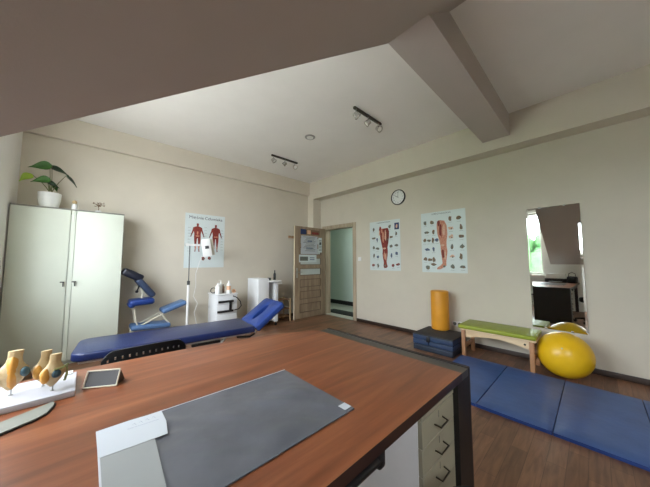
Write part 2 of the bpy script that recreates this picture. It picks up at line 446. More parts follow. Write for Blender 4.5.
door_paper('notice_slip', .12, .235, 1.52, 1.88, 'paper', [('inkgrey', [(.1, .9, .1+.1*i, .14+.1*i) for i in range(8)]), ('ink', [(.2, .7, .5, .68)])], 'narrow paper slip beside the large notice on the open door')
door_paper('notice_card', .30, .84, 1.28, 1.455, 'paper', [('inkgrey', [(.5, .95, .2, .75)]), ('inkblue', [(.12, .4, .3, .4), (.12, .4, .55, .65)])], 'small printed card below the large notice on the open door')

# ------------------------------------------------------------------ lights in ceiling
def spot_track(loc, label):
    t = thing('spotlight_track', label, 'ceiling lamp', loc, 0, None)
    b = MB(); b.box(-.30, .30, -.018, .018, -.03, 0, bev=.004); b.build('rail', 'darkst', t)
    for x, ry, rx in ((-.26, -.5, -.5), (0, .7, .6), (.24, .2, -.9)):
        h = MB(); h.cyl((x, 0, -.03), (x, 0, -.075), .006); h.sph((x, 0, -.078), .012, u=12, v=8)
        st = h.build('stem', 'steel', t)
        T = TR((x, 0, -.10), rx, ry, 0)
        h = MB(); h.lathe([(.014, .035), (.034, .026), (.038, -.012), (.046, -.04), (.041, -.04), (.036, -.02)], n=20, T=T, c=(0, 0, 0))
        sh = h.build('spot_head', 'chrome', t)
        h = MB(); h.lathe([(.0, -.018), (.035, -.02), (.035, -.03), (0, -.034)], n=20, T=T); h.build('bulb', 'ledoff', sh)
    return t
spot_track((2.735, 2.045, ZC), 'dark bar with three chrome spotlights on the ceiling, nearer the beam')
spot_track((2.735, 4.07, ZC), 'dark bar with three chrome spotlights on the ceiling, nearer the back wall')
t = thing('ceiling_vent', 'small round white vent in the ceiling between the two spotlight bars', 'vent', (2.54, 3.065, ZC))
b = MB(); b.lathe([(.085, 0), (.085, -.008), (.07, -.016), (.055, -.012), (.055, 0)]); b.build('vent_ring', 'steel', t)
b = MB(); b.lathe([(.0, -.022), (.05, -.018), (.05, -.01), (0, -.01)]); b.build('vent_disc', 'whitep', t)

# ------------------------------------------------------------------ wall things: right wall
def rwall(y, z, off=0):   # matrix: local x runs to viewer's right (-y), local y up, local z out of wall (-x)
    return Matrix(((0, 0, -1, XR-off), (-1, 0, 0, y), (0, 1, 0, z), (0, 0, 0, 1)))
def bwall(x, z, off=0):   # back wall: local x right (+x), y up, z out (-y)
    return Matrix(((1, 0, 0, x), (0, 0, -1, YB-off), (0, 1, 0, z), (0, 0, 0, 1)))

# clock
t = thing('wall_clock', 'round wall clock with white face and black rim', 'clock', (XR, 2.555, 2.545))
R = rwall(0, 0); R.translation = (0, 0, 0)
b = MB(); b.T = R; b.lathe([(.0, 0), (.148, 0), (.152, .02), (.148, .032), (.136, .032), (.134, .018), (0, .018)], n=48); b.build('rim', 'black', t)
b = MB(); b.T = R; b.lathe([(0, .016), (.134, .016), (.134, .021), (0, .021)], n=48); b.build('dial', 'ceramic', t)
b = MB(); b.T = R
for k in range(1, 13):
    a = k*PI/6; b.text(str(k), .034, Matrix.Translation((.1*math.sin(a), .1*math.cos(a), .0222)))
for k in range(60):
    a = k*PI/30; b.box(-.0009, .0009, .120, .128, .021, .0222, T=Matrix.Rotation(-a, 4, 'Z'))
b.build('numerals', 'ink', t)
for nm_, ang, L_, w in (('hour_hand', -58, .07, .006), ('minute_hand', 2, .105, .004)):
    b = MB(); b.T = R; b.box(-w/2, w/2, -.015, L_, .024, .026, T=Matrix.Rotation(-math.radians(ang), 4, 'Z')); b.build(nm_, 'black', t)

# posters
def blob(b, cx, cy, w, h, seed, z=.0034, n=10):
    rnd = random.Random(seed); pts = []
    for i in range(n):
        a = i*2*PI/n; r = .55+.45*rnd.random()
        pts.append((cx+w/2*r*math.cos(a), cy+h/2*r*math.sin(a)))
    b.prism(pts, .003, z)
leg_front = [(.36, .93), (.62, .94), (.66, .86), (.655, .74), (.63, .60), (.60, .50), (.61, .42), (.60, .32), (.565, .18), (.575, .12), (.60, .07), (.56, .035), (.48, .03), (.46, .08), (.475, .16), (.455, .24), (.435, .36), (.445, .46), (.42, .54), (.375, .70), (.355, .82)]
leg_side = [(.38, .90), (.44, .95), (.55, .93), (.60, .84), (.61, .68), (.585, .54), (.585, .46), (.60, .36), (.58, .25), (.565, .16), (.57, .11), (.53, .085), (.44, .04), (.36, .035), (.355, .06), (.44, .11), (.485, .15), (.47, .26), (.455, .36), (.45, .48), (.43, .56), (.385, .70), (.375, .82)]
def leg_poster(loc_y0, loc_y1, z0, z1, kind, label, title):
    w, h = loc_y1-loc_y0, z1-z0
    t = thing('anatomy_poster', label, 'poster', (XR, (loc_y0+loc_y1)/2, z0))
    R2 = rwall(0, 0); R2.translation = (0, 0, 0)
    T0 = R2 @ Matrix.Translation((-w/2, 0, 0))
    def S(p): return (p[0]*w, p[1]*h)
    b = MB(); b.T = T0; b.box(0, w, 0, h, 0, .003, bev=.0008, seg=1); b.build('sheet', 'paper', t)
    pic = MB(); pic.T = T0
    mats = ['inkskin', 'inkred', 'inkpale', 'inkgrey', 'inkbrown', 'inkblue', 'inknavy']
    poly = [S((u, v*.88+.02)) for u, v in (leg_front if kind == 0 else leg_side)]
    pic.mi = 1 if kind == 0 else 0; pic.prism(poly, .003, .0036)
    cxs = sum(p[0] for p in poly)/len(poly)
    # muscle bands within the leg
    for i, (u, v, ww, hh, m) in enumerate([(.46, .68, .05, .30, 0 if kind == 0 else 1), (.54, .70, .05, .28, 2), (.50, .44, .08, .05, 2), (.50, .30, .05, .20, 0 if kind == 0 else 1), (.545, .28, .03, .2, 2), (.52, .10, .05, .05, 3), (.42, .80, .05, .14, 0 if kind == 0 else 1)]):
        pic.mi = m; blob(pic, u*w, v*h, ww*w*1.5, hh*h, i*3+kind, z=.0040, n=12)
    if kind == 0:
        pic.mi = 1; blob(pic, .37*w, .80*h, .10*w, .2*h, 5, z=.0038); pic.mi = 2; blob(pic, .34*w, .76*h, .05*w, .16*h, 8, z=.0042)
        spots = [(.14, .84, 3), (.68, .87, 3), (.14, .66, 3), (.26, .62, 5), (.14, .47, 3), (.27, .44, 3), (.14, .30, 3), (.28, .27, 5), (.72, .66, 4), (.88, .72, 3), (.72, .48, 3), (.88, .49, 3), (.72, .30, 5), (.88, .33, 5), (.12, .1, 1), (.28, .1, 3), (.77, .1, 1), (.92, .12, 1), (.60, .62, 4)]
        pic.mi = 6; pic.box(.83*w, .97*w, .80*h, .93*h, .003, .0036)
        pic.mi = 2; blob(pic, .9*w, .87*h, .08*w, .1*h, 4, z=.004)
    else:
        spots = [(.1, .83, 3), (.27, .83, 4), (.14, .67, 3), (.30, .67, 4), (.08, .53, 4), (.18, .53, 3), (.28, .53, 4), (.37, .53, 5), (.14, .38, 5), (.29, .38, 5), (.09, .22, 4), (.20, .21, 4), (.29, .21, 4), (.14, .08, 3), (.28, .13, 4), (.68, .86, 4), (.86, .86, 4), (.69, .71, 2), (.90, .71, 4), (.69, .57, 2), (.90, .57, 4), (.70, .41, 3), (.91, .41, 3), (.70, .26, 2), (.88, .26, 4), (.70, .1, 3), (.91, .1, 3)]
    for i, (u, v, m) in enumerate(spots):
        pic.mi = m; blob(pic, u*w, v*h, (.09+.04*(i%3))*w*.9, (.13-.03*(i%3))*h*.85, i+40*kind, z=.0036, n=9)
        pic.mi = 4 if m == 3 else 3; blob(pic, (u+.01)*w, (v-.01)*h, .035*w, .04*h, i+99, z=.0041, n=7)
        pic.mi = 3; pic.box((u-.04)*w, (u+.04)*w, (v-.058)*h, (v-.055)*h, .003, .0034)
    pic.build('printed_picture', mats, t, smooth=False)
    tx = MB(); tx.T = T0; tx.text(title, .034, Matrix.Translation((w*.48, h*.965, .0036))); tx.build('title_text', 'ink', t)
    return t
leg_poster(1.373, 2.112, 1.112, 2.155, 1, 'anatomy poster of a bent-foot leg seen from the side, nearer the mirror', 'KOŃCZYNA DOLNA')
leg_poster(2.534, 3.252, 1.119, 2.125, 0, 'anatomy poster of a red muscled leg seen from the front, nearer the door', 'KOŃCZYNA DOLNA')

# muscle poster on the back wall
def muscle_poster():
    x0, x1, z0, z1 = 1.250, 1.965, 1.185, 2.187
    w, h = x1-x0, z1-z0
    t = thing('anatomy_poster', 'white poster with two red muscle figures on the back wall', 'poster', ((x0+x1)/2, YB, z0))
    R2 = bwall(0, 0); R2.translation = (0, 0, 0); T0 = R2 @ Matrix.Translation((-w/2, 0, 0))
    b = MB(); b.T = T0; b.box(0, w, 0, h, 0, .004, bev=.001, seg=1); b.build('sheet', 'paper', t)
    half = [(0, .97), (.035, .96), (.035, .90), (.02, .875), (.09, .855), (.145, .83), (.165, .74), (.20, .64), (.235, .53), (.20, .53), (.165, .62), (.12, .72), (.105, .62), (.11, .54), (.105, .42), (.09, .30), (.075, .14), (.085, .06), (.05, .055), (.04, .16), (.03, .30), (.012, .48), (0, .49)]
    fig = half + [(-x, y) for x, y in half[::-1][1:-1]]
    pic = MB(); pic.T = T0
    for k, cx in enumerate((.30, .76)):
        sx_, sy_ = w*.74, h*.58; oy = h*.26
        P = [(cx*w + x*sx_, oy + y*sy_) for x, y in fig]
        pic.mi = 0; pic.prism(P, .004, .0046)
        for i, (u, v, ww, hh, m) in enumerate([(-.05, .78, .08, .1, 1), (.05, .78, .08, .1, 1), (0, .66, .05, .16, 2 if k == 0 else 1), (0, .56, .17, .05, 2), (-.06, .42, .05, .2, 1), (.06, .42, .05, .2, 1), (-.05, .2, .04, .16, 2), (.05, .2, .04, .16, 2), (0, .93, .04, .05, 1), (.2, .6, .03, .12, 3), (-.2, .6, .03, .12, 3)]):
            pic.mi = m; blob(pic, cx*w+u*sx_, oy+v*sy_, ww*sx_*1.15, hh*sy_*1.1, i+k*20, z=.0051, n=10)
    for i, (u, v) in enumerate([(.46, .17), (.62, .17)]):
        pic.mi = 1; blob(pic, u*w, v*h, .10*w, .09*h, i+70, z=.0046); pic.mi = 3; blob(pic, (u+.01)*w, (v-.01)*h, .05*w, .04*h, i+80, z=.005)
    pic.mi = 4
    for i in range(26):
        sd = (.10, .50, .93)[i % 3]; pic.box((sd-.03)*w, (sd+.03)*w, h*(.30+.018*i), h*(.304+.018*i), .004, .0044)
    pic.build('printed_picture', ['inkred', 'inkred', 'inkskin', 'inkgrey', 'inkgrey'], t, smooth=False)
    for wd_, u in (('Mięśnie', .265), ('Człowieka', .70)):
        tx = MB(); tx.T = T0; tx.text(wd_, .078, Matrix.Translation((w*u, h*.925, .0046))); tx.build('title_text', 'ink', t)
muscle_poster()

# mirror
t = thing('wall_mirror', 'tall frameless rectangular mirror hanging above the yellow ball', 'mirror', (XR-.005, .351, .439), math.radians(-1.0))
b = MB(); w, h, e = .514, 1.572, .022
R2 = rwall(0, 0); R2.translation = (0, 0, 0); b.T = R2 @ Matrix.Translation((-w/2, 0, .004))
o_ = [(0, 0), (w, 0), (w, h), (0, h)]; i_ = [(e, e), (w-e, e), (w-e, h-e), (e, h-e)]
V = [b.bm.verts.new((x, y, 0)) for x, y in o_]; V1 = [b.bm.verts.new((x, y, .004)) for x, y in o_]; V2 = [b.bm.verts.new((x, y, .007)) for x, y in i_]
b.bm.faces.new(V[::-1]); b.bm.faces.new(V2)
for i in range(4):
    j = (i+1) % 4; b.bm.faces.new((V[i], V[j], V1[j], V1[i])); b.bm.faces.new((V1[i], V1[j], V2[j], V2[i]))
b._fin(V+V1+V2)
mirror_glass = b.build('mirror_glass', 'mirror', t, smooth=False)
for yy in (.12, -.12):
    for z_ in (-.006, h-.012):
        b = MB(); b.box(-.014, 0, yy-.012, yy+.012, z_, z_+.018, bev=.002); b.build('mirror_clip', 'steel', t)

# switch and socket, hook board
t = thing('light_switch', 'white light switch on the wall right of the door', 'switch', (XR, 3.53, 1.353))
b = MB(); b.box(-.009, 0, -.042, .042, -.042, .042, bev=.004); b.build('frame', 'whitep', t)
b = MB(); b.box(-.013, -.008, -.028, .028, -.028, .028, bev=.002); b.build('rocker', 'whitep', t)
t = thing('wall_socket', 'white double wall socket behind the green bench', 'socket', (XR, 1.555, .305))
b = MB(); b.box(-.01, 0, -.075, .075, -.04, .04, bev=.004); b.build('frame', 'whitep', t)
for s in (-1, 1):
    b = MB(); b.T = Matrix.Translation((-.01, s*.036, 0)) @ Matrix.Rotation(-PI/2, 4, 'Y')
    b.lathe([(.026, 0), (.026, .003), (.02, .001), (0, .001)], n=20); b.build('outlet', 'greydk', t)
t = thing('coat_hook_rail', 'short wooden hook rail on the back wall behind the open door', 'hook rail', (3.62, YB, 1.89))
b = MB(); b.box(-.12, .2, -.025, 0, -.03, .03, bev=.005); b.build('board', 'wood', t)
for x in (-.07, .05, .15):
    b = MB(); b.tube([(x, -.02, 0), (x, -.05, -.01), (x, -.06, .02)], .005, n=8); b.build('hook', 'steel', t)

# ------------------------------------------------------------------ wardrobe and things on it
t = thing('wardrobe', 'tall pale two-door cabinet in the corner by the window wall', 'cabinet', (-.160, 4.6, 0))
wl, wr, wd, wh = -.53, .514, .42, 1.977
b = MB(); b.box(wl, wl+.018, .02, wd, .0, wh); b.box(wr-.018, wr, .02, wd, 0, wh); b.box(wl, wr, .018, wd, wh-.018, wh)
b.box(wl, wr, .02, wd, .06, .08); b.box(wl+.018, wr-.018, .05, .07, 0, .06); b.box(wl, wr, wd-.01, wd, 0, wh); b.box(-.021, .021, .006, .05, .06, wh-.018)
body = b.build('carcass', 'cab', t)
b = MB(); b.box(wl, wr, -.001, .018, wh-.0145, wh-.0005); b.box(wl, wl+.003, .0, .02, .0, wh-.02); b.box(wr-.003, wr, 0, .02, 0, wh-.02)
b.build('edge_strip', 'cabedge', t)
for s, (a, c) in ((-1, (wl+.004, -.026)), (1, (.026, wr-.004))):
    b = MB(); b.box(a, c, -.002, .018, .065, wh-.02, bev=.002)
    dr = b.build('door', 'cab', t)
    hx = -.052 if s < 0 else .052
    b = MB(); b.cyl((hx, -.002, 1.04), (hx, -.022, 1.04), .007); b.tube([(hx, -.022, 1.04), (hx+s*.0, -.026, 1.02), (hx, -.024, .985)], .006)
    b.box(hx-.03, hx+.01, -.03, -.018, 1.034, 1.048, bev=.004)
    b.build('door_handle', 'black', dr)

t = thing('potted_plant', 'leafy green plant in a white pot on top of the tall cabinet', 'plant', (-.40, 4.80, 1.977))
b = MB(); b.lathe([(0, 0), (.078, 0), (.084, .006), (.104, .12), (.108, .205), (.100, .205), (.098, .185), (0, .185)], n=40); b.build('pot', 'ceramic', t)
b = MB(); b.lathe([(0, .17), (.097, .17), (.097, .19), (0, .195)]); b.build('soil', 'soil', t)
def leaf_mesh(base, tip, width, nrm, curl=.15):
    base, tip, nrm = Vector(base), Vector(tip), Vector(nrm).normalized()
    ax = tip-base; L_ = ax.length; ax.normalize(); nrm = (nrm - ax*nrm.dot(ax)).normalized(); sd = ax.cross(nrm)
    b = MB(); rows_ = []; n = 12
    prof = [0, .62, .9, 1, .98, .9, .78, .64, .48, .32, .18, .08, 0.0]
    for lay in (0, 1):
        g = []
        for i in range(n+1):
            tt = i/n; wv = width/2*prof[i] + .0008
            c = base + ax*(L_*tt) + nrm*(-curl*L_*tt*tt) - nrm*lay*.0016
            g.append([b.bm.verts.new(c + sd*wv*k + nrm*(abs(k)**1.5*width*.10)) for k in (-1, -.5, 0, .5, 1)])
        rows_.append(g)
    for lay, g in enumerate(rows_):
        for A, B in zip(g, g[1:]):
            for j in range(4):
                f = (A[j], A[j+1], B[j+1], B[j]); b.bm.faces.new(f if lay == 0 else f[::-1])
    g0, g1 = rows_
    for i in range(n):
        b.bm.faces.new((g0[i][0], g0[i+1][0], g1[i+1][0], g1[i][0])); b.bm.faces.new((g0[i][4], g1[i][4], g1[i+1][4], g0[i+1][4]))
    return b
lv = [((.00, -.02, .575), (-.20, -.05, .50), .115, (.1, -1, .15), 'leaf'),
      ((-.02, .0, .565), (.165, -.03, .485), .10, (.35, -.75, .5), 'leafdk'),
      ((.0, -.05, .385), (-.165, -.09, .315), .105, (-.1, -1, .3), 'leaf'),
      ((.135, .0, .475), (.255, -.02, .345), .075, (.7, -.55, .5), 'leafdk'),
      ((-.17, .02, .425), (-.265, -.04, .31), .10, (-.3, -1, .1), 'leafyl'),
      ((-.03, -.03, .355), (.085, -.07, .285), .07, (.2, -.8, .5), 'leafdk'),
      ((.02, .04, .33), (.06, .11, .26), .06, (.2, .4, 1), 'leaf')]
for k, (bs, tp, w_, nr, m) in enumerate(lv):
    lo = leaf_mesh(bs, tp, w_, nr).build('leaf', m, t, fix=False)
    if m == 'leafyl': lo['label'] = 'yellow-green leaf'
    root = Vector((.012*math.cos(k*1.7), .012*math.sin(k*1.7), .19)); mid = (root+Vector(bs))/2 + Vector((.0, .01, .03))
    b = MB(); b.tube([root, root.lerp(mid, .5)+Vector((0, 0, .01)), mid, Vector(bs)], [.006, .005, .004, .003], n=8); b.build('leaf_stem', 'stem', t)

t = thing('figurine', 'small pale figurine standing on the tall cabinet between its two doors', 'figurine', (-.165, 4.72, 1.977))
b = MB(); b.lathe([(0, 0), (.035, 0), (.037, .01), (.026, .03), (.030, .055), (.022, .08), (.012, .09)], n=20); b.build('body', 'ceramic', t)
b = MB(); b.sph((0, 0, .112), .026, u=16, v=12); b.cyl((0, 0, .085), (0, 0, .095), .012); b.build('head', 'bone', t)
t = thing('wire_tree_ornament', 'tiny dark leafy tree ornament on the right end of the tall cabinet', 'ornament', (.075, 4.75, 1.977))
b = MB(); b.lathe([(0, 0), (.03, 0), (.034, .02), (.03, .035), (0, .035)], n=16); b.build('base', 'whitep', t)
b = MB(); rnd = random.Random(3)
b.tube([(0, 0, .03), (.004, 0, .07), (-.004, 0, .1)], .004, n=6)
for k in range(22):
    a = rnd.random()*6.28; r = .02+.045*rnd.random(); z = .09+.06*rnd.random()
    p = Vector((r*math.cos(a), .5*r*math.sin(a), z)); b.tube([(0, 0, .09), p*.6+Vector((0, 0, .045)), p], .0016, n=5); b.sph(p, .010, sz=.5, u=8, v=6)
b.build('crown', 'inkbrown', t)

# ------------------------------------------------------------------ folded massage chair
t = thing('massage_chair', 'blue kneeling massage chair standing beside the tall cabinet', 'massage chair', (.75, 4.74, 0))
def pad(b, c, L_, W_, th_, ang, bev=.03):
    b.box(-L_/2, L_/2, -W_/2, W_/2, -th_/2, th_/2, bev=bev, seg=4, T=Matrix.Translation(c) @ Matrix.Rotation(ang, 4, 'Y'))
b = MB(); pad(b, (-.255, 0, 1.10), .27, .26, .11, math.radians(29)); b.build('armrest_pad', 'bluedk', t, label='nearly black upper arm pad')
b = MB(); pad(b, (-.09, 0, .905), .34, .27, .085, math.radians(52)); b.build('chest_pad', 'bluegy', t)
b = MB(); pad(b, (-.13, -.02, .70), .31, .30, .09, math.radians(-2), .04); pad(b, (-.24, -.02, .68), .12, .28, .08, math.radians(-50), .035); b.build('face_pad', 'blue', t, label='glossy bright blue curved pad')
b = MB(); pad(b, (.30, 0, .575), .36, .27, .08, math.radians(-19), .035); b.build('seat_pad', 'bluelt', t)
b = MB(); pad(b, (.0, 0, .32), .50, .30, .075, math.radians(3), .03); b.build('knee_pad', 'bluelt', t)
b = MB()
for y in (-.09, .09):
    b.tube([(-.22, y, .64), (-.19, y, .42), (-.15, y, .30)], .011, n=8)
    b.tube([(-.26, y, .30), (-.09, y, .37), (.17, y, .50), (.30, y, .54)], .012, n=8)
    b.tube([(.12, y, .48), (.26, y, .30), (.34, y, .03)], .012, n=8)
    b.tube([(-.22, y, .30), (-.28, y, .03)], .012, n=8)
b.tube([(.34, -.2, .02), (.34, .2, .02)], .016, n=8); b.tube([(-.28, -.2, .02), (-.28, .2, .02)], .016, n=8)
b.tube([(-.13, 0, .72), (-.11, 0, .82), (-.14, 0, .90)], .014, n=8); b.tube([(-.20, 0, 1.0), (-.13, 0, .95)], .014, n=8)
b.build('frame', 'cream', t)
b = MB(); b.sph((-.205, -.14, .86), .02, u=12, v=8); b.cyl((-.205, -.14, .86), (-.17, -.05, .93), .008); b.build('knob', 'black', t)

# ------------------------------------------------------------------ stand lamp
t = thing('therapy_lamp', 'white therapy lamp on a tall stand in front of the muscle poster', 'lamp', (1.215, 4.55, 0))
b = MB()
for k in range(5):
    a = k*2*PI/5+.3; b.tube([(0, 0, .09), (.14*math.cos(a), .14*math.sin(a), .07), (.25*math.cos(a), .25*math.sin(a), .055)], .013, n=8)
b.build('base', 'whitep', t)
for k in range(5):
    a = k*2*PI/5+.3; b = MB(); x, y = .25*math.cos(a), .25*math.sin(a); b.cyl((x, y-.01, .027), (x, y+.01, .027), .027); b.build('caster', 'black', t)
b = MB(); b.cyl((0, 0, .08), (0, 0, .93), .019); b.build('column', 'whitep', t)
b = MB(); b.cyl((0, 0, .92), (0, 0, .985), .023); b.build('collar', 'black', t)
b = MB(); b.cyl((0, 0, .98), (0, 0, 1.58), .008); b.build('rod', 'greydk', t)
b = MB(); b.box(-.05, .20, -.014, .014, 1.555, 1.59, bev=.005); b.cyl((-.045, -.02, 1.573), (-.045, .02, 1.573), .022); b.build('arm', 'whitep', t)
T = TR((.262, -.02, 1.535), 0, math.radians(-9), math.radians(-12))
b = MB(); b.T = T; b.box(-.075, .065, -.02, .03, -.15, .15, bev=.01); hd = b.build('lamp_head', 'whitep', t)
b = MB(); b.T = T; b.box(-.03, .03, -.026, -.018, -.02, .03, bev=.003); b.build('control_panel', 'greydk', hd)
b = MB(); b.T = T; b.box(.065, .115, .03, .06, -.14, .14, bev=.008); b.build('side_housing', 'cream', hd)
b = MB(); b.tube([(.20, .03, 1.40), (.12, .05, 1.1), (.13, .06, .9), (.10, .06, .72), (.16, .04, .6), (.12, .06, .45), (.16, .05, .25), (.15, .05, .12), (.08, .02, .1)], .005, n=8); b.build('cable', 'whitep', t)

# ------------------------------------------------------------------ white trolley
t = thing('drawer_trolley', 'white drawer trolley with bottles on it and a black cable rack', 'trolley', (1.78, 4.38, 0))
# left -.18.., front y local -.0
bw, bd, bh = .355, .42, .72
b = MB(); b.box(-.16, -.16+bw, .02, bd, .05, bh, bev=.004); b.box(-.17, -.15+bw, 0, bd+.01, bh, bh+.02, bev=.004); tb = b.build('cabinet_body', 'whitel', t)
for k, (a, c) in enumerate([(.56, .71), (.40, .55), (.24, .39), (.07, .23)]):
    b = MB(); b.box(-.155, -.165+bw, .002, .02, a, c, bev=.003); dd = b.build('drawer', 'whitel', t)
for x in (-.12, .14):
    for y in (.06, .36):
        b = MB(); b.cyl((x-.012, y, .025), (x+.012, y, .025), .025); b.build('caster', 'black', t)
t2 = thing('electrode_rack', 'black H-shaped bracket with looped cable on the trolley front', 'bracket', (1.78, 4.381, .5))
b = MB(); b.box(-.14, .12, -.022, .0, .095, .13, bev=.004); b.box(-.155, .12, -.022, .0, -.07, -.035, bev=.004); b.box(.045, .085, -.024, -.002, -.05, .11, bev=.004); b.build('bracket', 'black', t2)
b = MB(); b.tube([(.10, -.03, .20), (.16, -.05, .17), (.22, -.06, .10), (.24, -.06, .02), (.20, -.05, -.03), (.13, -.03, -.045)], .008, n=8); b.build('cable', 'black', t2)

def bottle(loc, label, h, r, m, capm, kind=0):
    t = thing('bottle', label, 'bottle', loc)
    b = MB(); b.lathe([(0, 0), (r*.95, 0), (r, .006), (r, h*.68), (r*.85, h*.76), (r*.4, h*.82), (r*.4, h*.88), (0, h*.88)], n=24); b.build('body', m, t)
    b = MB()
    if kind == 0: b.cyl((0, 0, h*.86), (0, 0, h), r*.42, r*.36)
    else:
        b.cyl((0, 0, h*.86), (0, 0, h*.92), r*.45); b.cyl((0, 0, h*.92), (0, 0, h), .005); b.box(-.04, .008, -.006, .006, h*.98, h*1.01, bev=.002)
    b.build('cap', capm, t)
    return t
TZ = .74
bottle((1.665, 4.48, TZ), 'largest white bottle at the left of the trolley top', .185, .045, 'whitep', 'whitep')
bottle((1.735, 4.54, TZ), 'slim white pump bottle behind the largest one on the trolley', .23, .027, 'whitep', 'whitep', 1)
b_ = bottle((1.845, 4.46, TZ), 'white dropper bottle with a peach label on the trolley', .22, .036, 'whitep', 'whitep')
q = MB(); q.lathe([(.0365, .06), (.0372, .06), (.0372, .13), (.0365, .13)], n=24); q.build('label', 'peach', b_)
bottle((1.90, 4.56, TZ), 'small dark bottle at the right rear of the trolley top', .12, .026, 'inkbrown', 'black')
bottle((1.79, 4.58, TZ), 'dark brown bottle between the two white bottles on the trolley', .15, .025, 'inkbrown', 'black')
t = thing('headset_cable', 'dark looped cable coil at the left rear of the trolley top', 'cable', (1.64, 4.62, TZ))
b = MB(); b.tube([(.045*math.cos(a*.5), .01*a/12, .05+.045*math.sin(a*.5)) for a in range(26)], .005, n=6); b.build('coil', 'black', t)
t = thing('tape_roll', 'beige tape roll lying on the right of the trolley top', 'tape', (1.935, 4.46, TZ))
b = MB(); b.T = Matrix.Translation((0, 0, .034)) @ Matrix.Rotation(PI/2, 4, 'X'); b.lathe([(.02, -.015), (.034, -.015), (.034, .015), (.02, .015), (.02, -.015)], n=24); b.build('roll', 'peach', t)

# ------------------------------------------------------------------ second white unit (physio cart)
t = thing('treatment_cart', 'white treatment cart against the back wall left of the open door', 'cart', (2.70, 4.45, 0))
b = MB(); b.box(-.27, -.03, .03, .48, .08, .96, bev=.01); b.box(.12, .20, .05, .45, .08, .88, bev=.008); b.box(-.06, .15, .36, .46, .08, .88); b.build('body', 'whitel', t)
b = MB(); b.box(-.05, .24, -.01, .46, .88, .915, bev=.01); b.build('top_shelf', 'whitep', t)
for z in (.45, .12):
    b = MB(); b.box(-.03, .12, .06, .40, z, z+.016); b.build('shelf', 'whitep', t)
b = MB(); b.cyl((.11, 0, .85), (.25, 0, .85), .014); b.build('push_handle', 'whitep', t)
for x in (-.22, .16):
    for y in (.08, .42):
        b = MB(); b.cyl((x-.012, y, .03), (x+.012, y, .03), .03); b.cyl((x, y, .03), (x, y, .09), .008); b.build('caster', 'black', t)
t = thing('spray_bottle', 'dark slim bottle standing on the treatment cart', 'bottle', (2.88, 4.62, .915))
b = MB(); b.lathe([(0, 0), (.024, 0), (.026, .01), (.026, .12), (.012, .15), (.012, .17), (0, .17)], n=20); b.build('body', 'black', t)
b = MB(); b.cyl((0, 0, .165), (0, 0, .20), .014); b.build('cap', 'greydk', t)
t = thing('gel_jar', 'small grey jar beside the dark bottle on the treatment cart', 'jar', (2.74, 4.60, .915))
b = MB(); b.lathe([(0, 0), (.033, 0), (.034, .03), (.03, .034), (0, .034)], n=20); b.build('jar', 'greydk', t)
b = MB(); b.lathe([(0, .034), (.034, .034), (.034, .05), (0, .05)], n=20); b.build('lid', 'black', t)

t = thing('shelf_rack', 'low wooden rack in the corner behind the open door', 'rack', (3.14, 4.80, 0))
b = MB()
for x in (-.19, .19):
    for y in (-.14, .14):
        pass
for x in (-.18, .18):
    for y in (-.13, .13):
        q = MB(); q.box(x-.014, x+.014, y-.014, y+.014, 0, .49, bev=.002); q.build('post', 'rackpale', t)
for z in (.10, .26, .46):
    q = MB()
    for k in range(4): q.box(-.17, .17, -.12+.062*k, -.075+.062*k, z, z+.016, bev=.002)
    for x in (-.165, .165): q.box(x-.01, x+.01, -.12, .12, z-.014, z)
    q.build('shelf', 'rackwood', t)
b.bm.free()

# ------------------------------------------------------------------ treatment table
t = thing('treatment_table', 'long blue padded treatment table with raised face-hole headrest', 'treatment table', (-.08, 3.10, 0), math.radians(-6.2))
TL, TW, TT, TH = 1.64, .585, .075, .50
def rr(x0, x1, y0, y1, r, n=6, corners=(1, 1, 1, 1)):
    pts = []
    for (cx, cy, a0, on) in ((x1-r, y0+r, -PI/2, corners[0]), (x1-r, y1-r, 0, corners[1]), (x0+r, y1-r, PI/2, corners[2]), (x0+r, y0+r, PI, corners[3])):
        if on:
            for i in range(n+1): a = a0+PI/2*i/n; pts.append((cx+r*math.cos(a), cy+r*math.sin(a)))
        else: pts.append({0: (x1, y0), 1: (x1, y1), 2: (x0, y1), 3: (x0, y0)}[[-PI/2, 0, PI/2, PI].index(a0)])
    return pts
b = MB(); b.prism(rr(0, TL, 0, TW, .10, corners=(0, 0, 1, 1)), TH-TT, TH, bev=.018); b.build('table_pad', 'bluetab', t)
# headrest with slot
T = Matrix.Translation((TL+.012, 0, TH-.02)) @ Matrix.Rotation(math.radians(-36), 4, 'Y')
hl = .47
outer = rr(0, hl, .005, TW-.005, .05, corners=(1, 1, 0, 0), n=5)
b = MB(); b.T = T
cx, cy, ra, rb = .225, TW/2, .135, .052
def ray_outer(a):
    # intersect ray from the slot centre with rounded rectangle (sampled)
    dx, dy = math.cos(a), math.sin(a); best = 1e9
    for i in range(len(outer)):
        x1_, y1_ = outer[i]; x2_, y2_ = outer[(i+1) % len(outer)]
        ex, ey = x2_-x1_, y2_-y1_; den = dx*ey-dy*ex
        if abs(den) < 1e-9: continue
        tt = ((x1_-cx)*ey-(y1_-cy)*ex)/den; uu = ((x1_-cx)*dy-(y1_-cy)*dx)/den
        if tt > 0 and -1e-6 <= uu <= 1+1e-6: best = min(best, tt)
    return (cx+dx*best, cy+dy*best)
angs = sorted(set([i*2*PI/64 for i in range(64)] + [math.atan2(y-cy, x-cx) % (2*PI) for x, y in outer]))
secs = []
